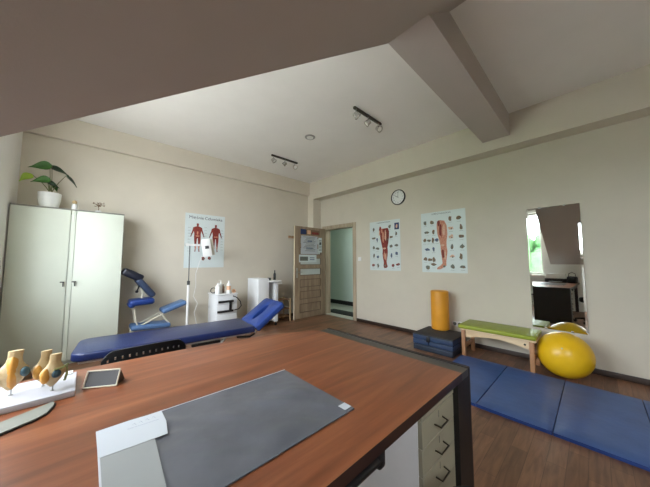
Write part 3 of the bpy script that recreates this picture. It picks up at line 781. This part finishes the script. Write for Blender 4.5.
for a in angs:
    ox, oy = ray_outer(a); ix, iy = cx+ra*math.cos(a), cy+rb*math.sin(a)
    dx, dy = math.cos(a), math.sin(a)
    # keep directions radial for the inner ellipse
    rin = ra*rb/math.hypot(rb*dx, ra*dy); ix, iy = cx+dx*rin, cy+dy*rin
    e = .018
    secs.append([(ox, oy, -.075+e), (ox, oy, -e), (ox-dx*e*.3, oy-dy*e*.3, -e*.3), (ox-dx*e, oy-dy*e, 0), (ix+dx*e, iy+dy*e, 0), (ix+dx*e*.3, iy+dy*e*.3, -e*.3), (ix, iy, -e), (ix, iy, -.075), (ox-dx*e, oy-dy*e, -.075)])
vv = [[b.bm.verts.new(p) for p in s] for s in secs]; allv = [v for s in vv for v in s]
for i in range(len(vv)):
    A, B = vv[i], vv[(i+1) % len(vv)]
    for j in range(9): b.bm.faces.new((A[j], B[j], B[(j+1) % 9], A[(j+1) % 9]))
b._fin(allv); b.build('headrest', 'blue', t)
b = MB()
for y in (.10, TW-.10): b.box(.05, TL-.02, y-.02, y+.02, TH-TT-.035, TH-TT, bev=.004)
for x in (.10, .85, TL-.06): b.box(x-.02, x+.02, .10, TW-.10, TH-TT-.035, TH-TT, bev=.004)
b.build('top_frame', 'whitep', t)
b = MB(); b.box(.25, 1.45, .10, .15, .06, .10, bev=.005); b.box(.25, 1.45, TW-.15, TW-.10, .06, .10, bev=.005)
b.box(.25, .30, .12, TW-.12, .06, .10, bev=.005); b.box(1.40, 1.45, .12, TW-.12, .06, .10, bev=.005); b.build('base_frame', 'whitep', t)
b = MB()
for y in (.14, TW-.14):
    for xx in ((.40, .80), (1.0, 1.35)):
        q = MB(); q.tube([(xx[0], y, .09), (xx[1], y, .40)], .018, n=8); q.build('lift_arm', 'steel', t)
b.bm.free()
for x in (.27, 1.43):
    for y in (.12, TW-.12):
        b = MB(); b.cyl((x, y-.014, .032), (x, y+.014, .032), .032); b.cyl((x, y, .03), (x, y, .08), .01); b.build('caster', 'black', t)
b = MB()
for y in (.14, TW-.14): b.tube([(TL-.10, y, .40), (TL+.14, y, .45), (TL+.24, y, .58)], .013, n=8); b.tube([(TL+.05, y, .37), (TL+.13, y, .52)], .01, n=8)
b.tube([(TL+.12, .14, .47), (TL+.12, TW-.14, .47)], .012, n=8)
b.build('headrest_bracket', 'whitep', t)
b = MB(); b.tube([(TL-.2, .06, .39), (TL-.05, .04, .375), (TL+.02, .05, .40)], .012, n=8); b.build('release_lever', 'black', t)
b = MB(); b.box(.95, 1.25, .05, .09, .365, .39, bev=.006); b.build('motor_box', 'black', t)

# ------------------------------------------------------------------ perforated chair behind the desk
t = thing('visitor_chair', 'black chair with perforated back just behind the far desk edge', 'chair', (.31, 2.0, 0))
def back_pt(u, z):   # u -1..1
    return (u*.225, .035*u*u - .015, z)
b = MB()
nu, nz = 53, 13; zt, zb = .772, .53
holes = set()
for c in range(3, 50, 4):
    for r_ in (2, 5, 8): holes.add((c, r_))
def ztop(u): return zt - .05*max(0, (abs(u)-.74)/.26)**2 - .012*u*u
grid = {}
for lay in (0, 1):
    for i in range(nu+1):
        u = -1+2*i/nu
        for j in range(nz+1):
            z = zb + (ztop(u)-zb)*j/nz; x, y, z = back_pt(u, z)
            grid[lay, i, j] = b.bm.verts.new((x, y - lay*.010, z))
for i in range(nu):
    for j in range(nz):
        hole = (i, nz-1-j) in holes
        if hole: continue
        b.bm.faces.new((grid[0, i, j], grid[0, i+1, j], grid[0, i+1, j+1], grid[0, i, j+1]))
        b.bm.faces.new((grid[1, i, j], grid[1, i, j+1], grid[1, i+1, j+1], grid[1, i+1, j]))
for i in range(nu):
    for j in range(nz):
        hole = (i, nz-1-j) in holes
        for (di, dj, e) in ((-1, 0, ((i, j), (i, j+1))), (1, 0, ((i+1, j), (i+1, j+1))), (0, -1, ((i, j), (i+1, j))), (0, 1, ((i, j+1), (i+1, j+1)))):
            ni, nj = i+di, j+dj; out = not (0 <= ni < nu and 0 <= nj < nz)
            if (out and not hole) or (not out and ((ni, nz-1-nj) in holes) and not hole):
                a, c = e; b.bm.faces.new((grid[(0,)+a], grid[(0,)+c], grid[(1,)+c], grid[(1,)+a]))
b.build('backrest', 'black', t, smooth=False)
b = MB(); b.box(-.22, .22, .03, .44, .425, .455, bev=.014, seg=3); b.build('seat', 'black', t)
for s in (-1, 1):
    b = MB(); b.tube([(s*.20, .012, .66), (s*.225, .02, .60), (s*.225, .03, .44), (s*.215, -.02, .02)], .010, n=8); b.build('leg', 'chrome', t)
    b = MB(); b.tube([(s*.20, .40, .43), (s*.215, .43, .02)], .010, n=8); b.build('leg', 'chrome', t)
b = MB(); b.tube([(-.22, .03, .43), (.22, .03, .43)], .009, n=8); b.tube([(-.2, .40, .425), (.2, .40, .425)], .009, n=8); b.build('seat_frame', 'chrome', t)

# ------------------------------------------------------------------ desk
t = thing('desk', 'large reddish-brown office desk with dark end leg in the foreground', 'desk', (.4, 1.1, 0))
ox, oy = .4, 1.1
far = [(1.375, 1.55), (1.245, 1.612), (1.065, 1.682), (.81, 1.742), (.446, 1.796), (.09, 1.822), (-.3, 1.835), (-.66, 1.835)]
def catmull(P, n=5):
    o = []
    for i in range(len(P)-1):
        p0, p1, p2, p3 = P[max(i-1, 0)], P[i], P[i+1], P[min(i+2, len(P)-1)]
        for k in range(n):
            u = k/n; o.append(tuple(.5*((2*p1[a]) + (-p0[a]+p2[a])*u + (2*p0[a]-5*p1[a]+4*p2[a]-p3[a])*u*u + (-p0[a]+3*p1[a]-3*p2[a]+p3[a])*u**3) for a in (0, 1)))
    return o + [P[-1]]
outl = [(-.66, .478), (1.375, .478)] + catmull(far)
outl = [(x-ox, y-oy) for x, y in outl]
b = MB(); b.prism(outl, .712, .7500); tp = b.build('desk_top', ['desk', 'deskdark'], t)
for p in tp.data.polygons:
    if abs(p.normal.z) < .5: p.material_index = 1
b = MB(); b.box(1.375-ox, 1.462-ox, .478-oy, 1.535-oy, .712, .7475); b.build('inlay_strip', 'strip', t)
b = MB(); b.box(1.462-ox, 1.488-ox, .478-oy, 1.535-oy, 0, .7515, bev=.0015, seg=1); b.build('end_panel', 'endbrown', t)
b = MB(); b.box(1.315-ox, 1.462-ox, .478-oy, .50-oy, 0, .712); b.box(1.315-ox, 1.335-ox, .50-oy, 1.53-oy, 0, .712); b.box(1.335-ox, 1.462-ox, 1.51-oy, 1.53-oy, 0, .712); b.build('leg_box', 'legblack', t)
for yy in (.52, 1.70):
    b = MB(); b.box(-.64-ox, -.58-ox, yy-oy, yy+.06-oy, 0, .712); b.build('leg', 'deskdark', t)
b = MB(); b.box(-.58-ox, 1.315-ox, 1.42-oy, 1.44-oy, .45, .712); b.build('modesty_panel', 'deskdark', t)
b = MB(); b.box(-.35-ox, .735-ox, .495-oy, .93-oy, .652, .680, bev=.012, seg=3); b.box(.70-ox, .735-ox, .495-oy, .52-oy, .64, .711, bev=.008); b.box(-.35-ox, -.32-ox, .5-oy, .9-oy, .68, .711)
b.box(.70-ox, .73-ox, .5-oy, .9-oy, .68, .711)
b.build('pull_out_tray', 'black', t)

t = thing('drawer_pedestal', 'pale drawer unit with wire handles under the right end of the desk', 'drawer unit', (1.146, .50, 0))
b = MB(); b.box(-.157, -.140, .018, .72, .03, .70); b.box(.150, .167, .018, .72, .03, .70); b.box(-.140, .150, .70, .72, .03, .70); b.box(-.157, .167, .018, .72, .683, .70); b.box(-.14, .15, .018, .70, .03, .05)
b.build('carcass', 'whitel', t)
b = MB(); b.box(-.157, .167, -.001, .017, .67, .70); b.build('top_rail', 'drawer', t)
for k in range(6):
    z1 = .665 - .105*k; z0 = z1 - .1035
    if k == 5: z0 = .035
    b = MB(); b.box(-.155, .165, 0, .018, z0, z1, bev=.0015, seg=1); dr = b.build('drawer', 'drawer', t)
    zc = z1-.052; b = MB()
    b.tube([(-.042, .0, zc), (-.038, -.026, zc-.004), (.034, -.026, zc-.004), (.038, 0, zc)], .0035, n=8); b.build('handle', 'darkst', dr)
    b = MB(); b.box(-.001, .001, -.001, .001, zc+.012, zc+.04); b.build('lock_slot', 'greydk', dr)
for x in (-.12, .12):
    for y in (.08, .62):
        b = MB(); b.cyl((x-.01, y, .017), (x+.01, y, .017), .017); b.build('caster', 'black', t)

# blotter: vinyl desk pad with folded sleeve
b = MB(); b.T = Matrix.Identity(4)
BX0, BX1, BY0, BY1 = .048, .752, .643, 1.10
nx, ny = 56, 36; rnd = random.Random(5)
from mathutils import noise
def wr_h(u, v):
    h = noise.noise(Vector((u*5+v*2.2, v*3-u*1.5, 0)))*.0085 + noise.noise(Vector((u*11+v*7, v*5, 3)))*.0045
    ed = min(u, 1-u, v, 1-v); return min(.0095, max(0, h*min(1, ed*10)*min(1, max(.25, u*3))+.0016)) + .0012
top = [[b.bm.verts.new((BX0+(BX1-BX0)*i/nx, BY0+(BY1+.018*(1-i/nx)-BY0)*j/ny, .750+.0015+wr_h(i/nx, j/ny))) for j in range(ny+1)] for i in range(nx+1)]
bot = [[b.bm.verts.new((v.co.x, v.co.y, .7503)) for v in r] for r in top]
for i in range(nx):
    for j in range(ny):
        b.bm.faces.new((top[i][j], top[i+1][j], top[i+1][j+1], top[i][j+1]))
for i in range(nx):
    b.bm.faces.new((bot[i][0], bot[i+1][0], top[i+1][0], top[i][0])); b.bm.faces.new((bot[i+1][ny], bot[i][ny], top[i][ny], top[i+1][ny]))
for j in range(ny):
    b.bm.faces.new((bot[0][j+1], bot[0][j], top[0][j], top[0][j+1])); b.bm.faces.new((bot[nx][j], bot[nx][j+1], top[nx][j+1], top[nx][j]))
b.bm.faces.new([bot[i][0] for i in range(nx, -1, -1)] + [bot[0][j] for j in range(1, ny+1)] + [bot[i][ny] for i in range(1, nx+1)] + [bot[nx][j] for j in range(ny-1, 0, -1)])
t = thing('desk_pad', 'wrinkled grey vinyl desk pad lying on the desk', 'desk pad', (.40, .87, .7502))
for v in b.bm.verts: v.co -= Vector(t.location)
b.build('pad_sheet', 'blot', t)
b = MB(); b.T = Matrix.Translation(-Vector(t.location))
b.prism([(BX0+.002, BY0+.002), (.160, BY0+.002), (.178, .97), (.178, BY1+.004), (BX0+.002, BY1+.014)], .7560, .7572); b.build('folded_sleeve', 'sleeve', t, label='pale grey folded-over end')
b = MB(); b.T = Matrix.Translation(-Vector(t.location))
b.box(BX0-.001, BX0+.003, BY0, BY1+.017, .7508, .758); b.prism([(BX0, BY1+.016), (BX1, BY1-.002), (BX1, BY1+.001), (BX0, BY1+.019)], .7508, .7555); b.build('film_edge', 'film', t, label='clear film edging')
t2 = tag(MB().box(.715, .750, .655, .690, .7558, .7566).build('sticker', 'paperw'), 'small white sticker on the near right corner of the desk pad', 'sticker')
# paper sheet
b = MB(); P = [(.047, .965), (.12, .958), (.211, .952), (.222, 1.03), (.222, 1.105), (.13, 1.116), (.045, 1.117)]
b.prism(P, .7574, .7582); b.mi = 1
rnd = random.Random(11)
for k in range(4):
    x = .135+.018*k; b.tube([(x, 1.075+.004*rnd.random(), .7582), (x+.005, 1.087, .7582), (x+.009, 1.072, .7582)], .0005, n=5)
b.tube([(.12, 1.062, .7582), (.205, 1.055, .7582)], .0004, n=5)
tag(b.build('paper_sheet', ['paperw', 'inkpen']), 'white paper sheet with faint handwriting on the left end of the desk pad', 'paper')

# card stand
t = thing('card_stand', 'small triangular metal-framed display stand on the desk', 'display stand', (.065, 1.51, .7505), math.radians(-30))
# local x along its front edge, front face leans back
Lc, Dc, Hc = .124, .05, .062
b = MB()
def bar(b, p, q, r=.0028): b.tube([p, q], r, n=6)
x0, x1 = -Lc/2, Lc/2
for p, q in (((x0, 0, .003), (x1, 0, .003)), ((x0, 0, .003), (x0, Dc*.55, Hc)), ((x1, 0, .003), (x1, Dc*.55, Hc)), ((x0, Dc*.55, Hc), (x1, Dc*.55, Hc))): bar(b, p, q, .0035)
b.build('frame', 'cream', t)
b = MB(); b.prism([(0, .004), (Dc*.55, Hc-.002), (Dc*.55+.002, Hc-.002), (.003, .004)], x0+.003, x1-.003, axis='x'); b.build('front_panel', 'greydk', t)
b = MB()
b.prism([(.003, .001), (Dc*.55, Hc-.003), (Dc+.02, .001)], x1-.003, x1-.001, axis='x'); b.prism([(.003, .001), (Dc*.55, Hc-.003), (Dc+.02, .001)], x0+.001, x0+.003, axis='x')
b.prism([(Dc*.55, Hc), (Dc*.55+.002, Hc), (Dc+.02, .001), (Dc+.017, .001)], x0, x1, axis='x'); b.build('back_panel', 'black', t)

# knee models on white base board
kx, ky, ka = -.20, 1.605, 0
t = thing('model_board', 'white display board carrying the knee joint models on the desk', 'board', (kx, ky, .7505), ka)
b = MB(); b.box(-.36, .188, -.122, .122, 0, .024, bev=.003); b.build('board', 'board', t)
b = MB(); b.box(.145, .175, .095, .135, .024, .030, bev=.002); b.build('tag', 'whitep', t)
def knee(lx, ly, rz, s, label, cut):
    c, sn = math.cos(ka), math.sin(ka)
    t = thing('knee_model', label, 'anatomical model', (kx+lx*c-ly*sn, ky+lx*sn+ly*c, .7748), rz, 'knee joint models on the white board')
    b = MB(); b.cyl((0, 0, 0), (0, 0, .035*s), .0022, n=8); b.cyl((0, 0, 0), (0, 0, .002), .006, n=12); b.build('peg', 'steel', t)
    # femur above and tibia stump below, flattened cross-section cut model
    prof = [(.004, .018), (.013, .030), (.022, .045), (.030, .062), (.034, .075), (.030, .088), (.021, .100), (.016, .113), (.0145, .128), (.0155, .146), (.015, .148)]
    def ring(b, prof, fx=1., fy=.6, shift=0):
        n = 20; R_ = []
        for r, z in prof:
            R_.append([b.bm.verts.new(((r*fx*math.cos(a*2*PI/n)*(1+.18*math.cos(a*4*PI/n))+shift*(z-.08)*s)*s, r*fy*math.sin(a*2*PI/n)*s, z*s)) for a in range(n)])
        vs = [v for q in R_ for v in q]
        for A, B in zip(R_, R_[1:]):
            for i in range(n): b.bm.faces.new((A[i], A[(i+1) % n], B[(i+1) % n], B[i]))
        b.bm.faces.new(R_[0][::-1]); b.bm.faces.new(R_[-1]); b._fin(vs)
    b = MB(); ring(b, prof, shift=.06); bn = b.build('bone', 'bone', t)
    b = MB()
    if cut == 0:
        ring(b, [(.003, .02), (.011, .035), (.016, .06), (.017, .08), (.014, .10), (.012, .12), (.005, .132)], fx=1.0, fy=1.35, shift=.0); b.build('ligament', 'ligament', t)
        b = MB(); b.sph((.030*s, -.014*s, .075*s), .012*s, sy=.7, sz=1.4, u=14, v=10); b.build('meniscus', 'menisc', t)
        b = MB(); b.sph((-.034*s, -.004*s, .062*s), .013*s, sy=.8, sz=1.6, u=14, v=10); b.build('cartilage', 'cartilage', t)
    else:
        b.sph((.008*s, -.017*s, .07*s), .015*s, sy=.6, sz=1.1, u=14, v=10); b.build('meniscus', 'menisc', t)
        b = MB(); b.sph((-.024*s, -.010*s, .066*s), .015*s, sy=.8, sz=2.0, u=14, v=10); b.build('cartilage', 'ligament', t)
        b = MB(); b.tube([(.0, -.020*s, .088*s), (.025*s, -.016*s, .09*s), (.042*s, -.004*s, .098*s)], .0035*s, n=8); b.tube([(.034*s, 0, .03*s), (.04*s, 0, .06*s), (.036*s, 0, .09*s)], .0045*s, n=8); b.build('ligament', 'cartilage', t)
    return t
knee(.004, -.005, math.radians(0), 1.15, 'knee model with a broad orange ligament on the white board', 0)
knee(.120, -.063, math.radians(5), .98, 'knee model nearest the right end of the white board, with a blue spot', 1)
knee(.088, .018, math.radians(25), .98, 'knee model at the rear of the white board, half hidden by another', 2)
knee(-.10, .03, math.radians(-10), 1.1, 'knee model cut off by the left edge of the photo on the white board', 1)

# grey pointed slim thing near the board: flat holder arm
b = MB()
b.prism([(-.47, 1.165), (-.178, 1.313), (-.105, 1.352), (-.082, 1.378), (-.069, 1.425), (-.068, 1.455), (-.073, 1.470), (-.087, 1.459), (-.19, 1.403), (-.50, 1.238)], .7545, .7575)
t = thing('letter_opener', 'grey pointed flat blade with black edge at the left of the desk', 'letter opener', (-.20, 1.36, .7505))
b.mi = 0
for v in b.bm.verts: v.co -= Vector(t.location)
b.build('blade', 'grey', t)
b = MB(); b.prism([(-.468, 1.161), (-.176, 1.309), (-.102, 1.348), (-.078, 1.376), (-.065, 1.425), (-.064, 1.455), (-.072, 1.474), (-.088, 1.463), (-.192, 1.408), (-.502, 1.242)], .7505, .7545)
for v in b.bm.verts: v.co -= Vector(t.location)
b.build('underside', 'black', t)

# printer and desk tray further left on the desk (seen in the mirror)
t = thing('printer', 'white and black printer on the desk, seen in the mirror', 'printer', (-.45, .90, .7505))
b = MB(); b.box(-.16, .16, -.22, .22, .0, .10, bev=.012); b.build('body', 'black', t)
b = MB(); b.box(-.14, .14, -.19, .19, .10, .23, bev=.015); b.build('scanner_lid', 'whitep', t)
b = MB(); b.box(.14, .25, -.13, .13, .02, .03, bev=.004); b.build('output_tray', 'whitep', t)

t = thing('shoulder_bag', 'black bag on the desk beside the printer, seen in the mirror', 'bag', (-.30, .58, .7505), math.radians(12))
b = MB(); b.box(-.07, .07, -.09, .09, 0, .17, bev=.03, seg=4); b.build('body', 'blackmat', t)
b = MB(); b.tube([(0, -.07, .15), (0, -.06, .24), (0, .0, .27), (0, .06, .24), (0, .07, .15)], .008, n=8); b.build('strap', 'black', t)

# stool beside the desk leg (its top shows below the drawers)
t = thing('stool', 'black padded swivel stool in front of the drawer unit', 'stool', (.90, .255, 0), math.radians(15))
b = MB()
for k in range(5):
    a = k*2*PI/5; b.tube([(0, 0, .10), (.22*math.cos(a), .22*math.sin(a), .07)], [.022, .014], n=8)
b.build('base', 'black', t)
for k in range(5):
    a = k*2*PI/5; x, y = .22*math.cos(a), .22*math.sin(a); b = MB(); b.cyl((x-.02, y, .027), (x+.02, y, .027), .027); b.cyl((x, y, .03), (x, y, .075), .008); b.build('caster', 'black', t)
b = MB(); b.cyl((0, 0, .09), (0, 0, .43), .022); b.build('gas_lift', 'darkst', t)
b = MB(); b.lathe([(0, .43), (.125, .43), (.143, .445), (.148, .48), (.143, .515), (.125, .527), (0, .53)], n=40); b.build('seat', 'blackmat', t)

# ------------------------------------------------------------------ mats
t = thing('folding_exercise_mat', 'blue folding exercise mat laid out on the floor by the wall', 'exercise mat', (3.18, .3, 0))
ys = [1.315, .797, .283, -.233, -.75]
for i in range(4):
    b = MB(); y1, y0 = ys[i]-.3-.003, ys[i+1]-.3+.003
    x0, x1 = 2.60-3.18, 3.80-3.18
    n1, n2 = 22, 12; hgt = .038; G = []
    for a in range(n1+1):
        row = []
        for c in range(n2+1):
            u, v = a/n1, c/n2; ed = min(u, 1-u)*(x1-x0), min(v, 1-v)*(y1-y0); e_ = min(ed)
            dz = -.012*math.exp(-e_/.02)
            # softly creased corner where two panels meet
            dz += .004*math.sin(u*9+i*2)*math.exp(-min(v, 1-v)*8)*math.exp(-u*3)
            row.append(b.bm.verts.new((x0+(x1-x0)*u, y0+(y1-y0)*v, hgt+dz)))
        G.append(row)
    for a in range(n1):
        for c in range(n2): b.bm.faces.new((G[a][c], G[a+1][c], G[a+1][c+1], G[a][c+1]))
    loop = [G[a][0] for a in range(n1+1)] + [G[n1][c] for c in range(1, n2+1)] + [G[a][n2] for a in range(n1-1, -1, -1)] + [G[0][c] for c in range(n2-1, 0, -1)]
    low = [b.bm.verts.new((v.co.x, v.co.y, .001)) for v in loop]
    for k in range(len(loop)):
        f = b.bm.faces.new((loop[k], loop[(k+1) % len(loop)], low[(k+1) % len(loop)], low[k])); f.material_index = 1
    b.bm.faces.new(low[::-1])
    b.build('mat_panel', ['matblue', 'matside'], t)

# ------------------------------------------------------------------ bench, ball, steps, roller
t = thing('bench', 'low wooden bench with lime green padded top along the right wall', 'bench', (4.01, .93, 0))
b = MB(); b.box(-.235, .235, -.422, .415, .385, .435, bev=.016, seg=3); b.build('seat_pad', 'green', t)
b = MB(); b.box(-.215, .215, -.42, .395, .365, .386); b.build('seat_board', 'birch', t)
def apron(x):
    q = MB(); pts = [(-.36, .365), (.345, .365), (.345, .26)] + [(.345-.705*i/14, .26+.055*math.sin(PI*i/14)) for i in range(1, 14)] + [(-.36, .26)]
    q.prism(pts, x-.009, x+.009, axis='x'); q.build('apron', 'birch', t)
apron(-.17); apron(.17)
for y in (-.375, .36):
    for x in (-.185, .185):
        b = MB(); b.box(x-.022, x+.022, y-.022, y+.022, 0, .365, bev=.003); b.build('leg', 'birchleg', t)
    b = MB(); b.box(-.163, .163, y-.012, y+.012, .12, .17, bev=.003); b.build('cross_rail', 'birchleg', t)
b = MB()
b.cyl((-.181, -.31, .315), (-.178, -.31, .315), .012, n=12); b.build('bolt', 'black', t)

t = thing('exercise_ball', 'yellow exercise ball on the floor beneath the mirror', 'ball', (4.0, .293, 0))
b = MB(); br_ = .246; b.sph((0, 0, br_), br_, u=64, v=40); b.build('ball', 'yellow', t)
b = MB(); b.T = Matrix.Translation((0, 0, br_)) @ Matrix.Rotation(math.radians(-62), 4, 'Y') @ Matrix.Rotation(.3, 4, 'Z')
b.lathe([(0, br_-.001), (.008, br_-.001), (.008, br_+.002), (0, br_+.003)], n=14); b.build('valve_plug', 'cream', t)

t = thing('step_platform', 'dark blue stacked step platform on the floor against the wall', 'step platform', (3.90, 1.65, 0))
# stacked foam steps
lev = [(0, .085), (.085, .155), (.155, .222)]
for i, (a, c) in enumerate(lev):
    b = MB()
    for (y0, y1) in ((-.285, .045), (.055, .285)) if i != 0 else ((-.28, .28),):
        b.box(-.27, .27, y0, y1, a+.002, c-.003, bev=.008)
    b.build('step_block', 'navystep' if i == 0 else 'stepblue', t)
for z in (.070, .145, .208):
    b = MB(); b.box(-.274, -.268, -.27, .27, z-.004, z+.001); b.build('piping', 'bluegy', t)
b = MB(); b.box(-.272, .272, -.287, .287, .219, .236, bev=.004); b.build('top_board', 'steptop', t)
b = MB(); b.box(-.283, -.268, .025, .075, .14, .215, bev=.004); b.build('strap', 'black', t)

t = thing('foam_roller', 'upright orange cylindrical roller cushion on the dark step platform', 'roller cushion', (4.12, 1.725, .237))
b = MB(); b.lathe([(0, 0), (.118, 0), (.13, .01), (.132, .03), (.132, .575), (.128, .592), (.115, .60), (0, .602)], n=48); b.build('cover', 'orange', t)
b = MB(); b.lathe([(.129, .585), (.132, .590), (.127, .594)], n=48); b.build('piping', 'orange', t)

# ------------------------------------------------------------------ outside
b = MB(); b.box(-60, XW-.32, -40, 50, -3.2, -3.0)
struct(b.build('ground', 'bounceyard'), 'added ground outside the window, made pale to bounce light in', 'ground')  # unseen ground, pale to throw light onto the ceiling
def tree(x, y, h, r, label, seed):
    t = thing('tree', label, 'tree', (x, y, -3.0), 0, 'trees outside the window')
    rnd = random.Random(seed)
    b = MB(); b.tube([(0, 0, 0), (.1, 0, h*.3), (0, .1, h*.65)], [.2, .16, .08], n=8); b.build('trunk', 'bark', t)
    b = MB()
    for k in range(26):
        a = rnd.random()*6.28; rr_ = r*rnd.random()**.5*.75; z = h*(.42+.5*rnd.random())
        s = r*(.28+.18*rnd.random())
        k0 = bmesh.ops.create_icosphere(b.bm, subdivisions=2, radius=s)
        for v in k0['verts']: v.co *= 1+.22*noise.noise(v.co*2.2/s+Vector((k, 0, 0)))
        b._fin(k0['verts'], Matrix.Translation((rr_*math.cos(a), rr_*math.sin(a), z)))
    b.build('crown', 'tree', t, smooth=False)
tree(-9, 3.2, 6.0, 2.2, 'leafy green tree outside the window, seen in the mirror', 1)
tree(-11, 8.0, 5.6, 2.4, 'leafy green tree outside, further along the window wall', 2)

# ------------------------------------------------------------------ light
w = bpy.data.worlds.new('World'); sc.world = w; w.use_nodes = True
nt = w.node_tree; bg = nt.nodes['Background']
bg.inputs['Color'].default_value = (.86, .93, 1.0, 1); bg.inputs['Strength'].default_value = 5.0

def area(name, loc, rot, sx, sy, power, color, portal=False):
    l = bpy.data.lights.new(name, 'AREA'); l.shape = 'RECTANGLE'; l.size = sx; l.size_y = sy; l.energy = power; l.color = color
    if portal: l.cycles.is_portal = True
    o = bpy.data.objects.new(name, l); COL.objects.link(o); o.location = loc; o.rotation_euler = rot; return o
area('window_portal', (XW-.25, (W0+W1)/2, (WZ0+WZ1)/2), (0, -PI/2, 0), WZ1-WZ0, W1-W0, 1, (1, 1, 1), True)
xm = (SX0+SX1)/2
area('roof_window_portal', (xm-.08, (S0+S1)/2, zs(xm)+.3), (0, -math.atan(.765), 0), 1.35, S1-S0, 1, (1, 1, 1), True)

# ------------------------------------------------------------------ camera
cam = bpy.data.cameras.new('Camera'); co = bpy.data.objects.new('Camera', cam); COL.objects.link(co)
thp, yaw = math.radians(4.06), math.radians(46.85)
fh = Vector((math.cos(yaw), math.sin(yaw), 0)); rt = Vector((math.sin(yaw), -math.cos(yaw), 0))
fw = fh*math.cos(thp) + Vector((0, 0, math.sin(thp))); up = rt.cross(fw)
mtx = Matrix((rt, up, -fw)).transposed().to_4x4(); mtx.translation = (0, 0, 1.30)
co.matrix_world = mtx
cam.sensor_fit = 'HORIZONTAL'; cam.sensor_width = 36; cam.lens = 36*252.5/650; cam.clip_start = .02; cam.clip_end = 200
sc.camera = co
sc.cycles.max_bounces = 12; sc.cycles.diffuse_bounces = 8
sc.view_settings.view_transform = 'Standard'; sc.view_settings.look = 'None'
sc.view_settings.gamma = 1; sc.view_settings.exposure = 1.76
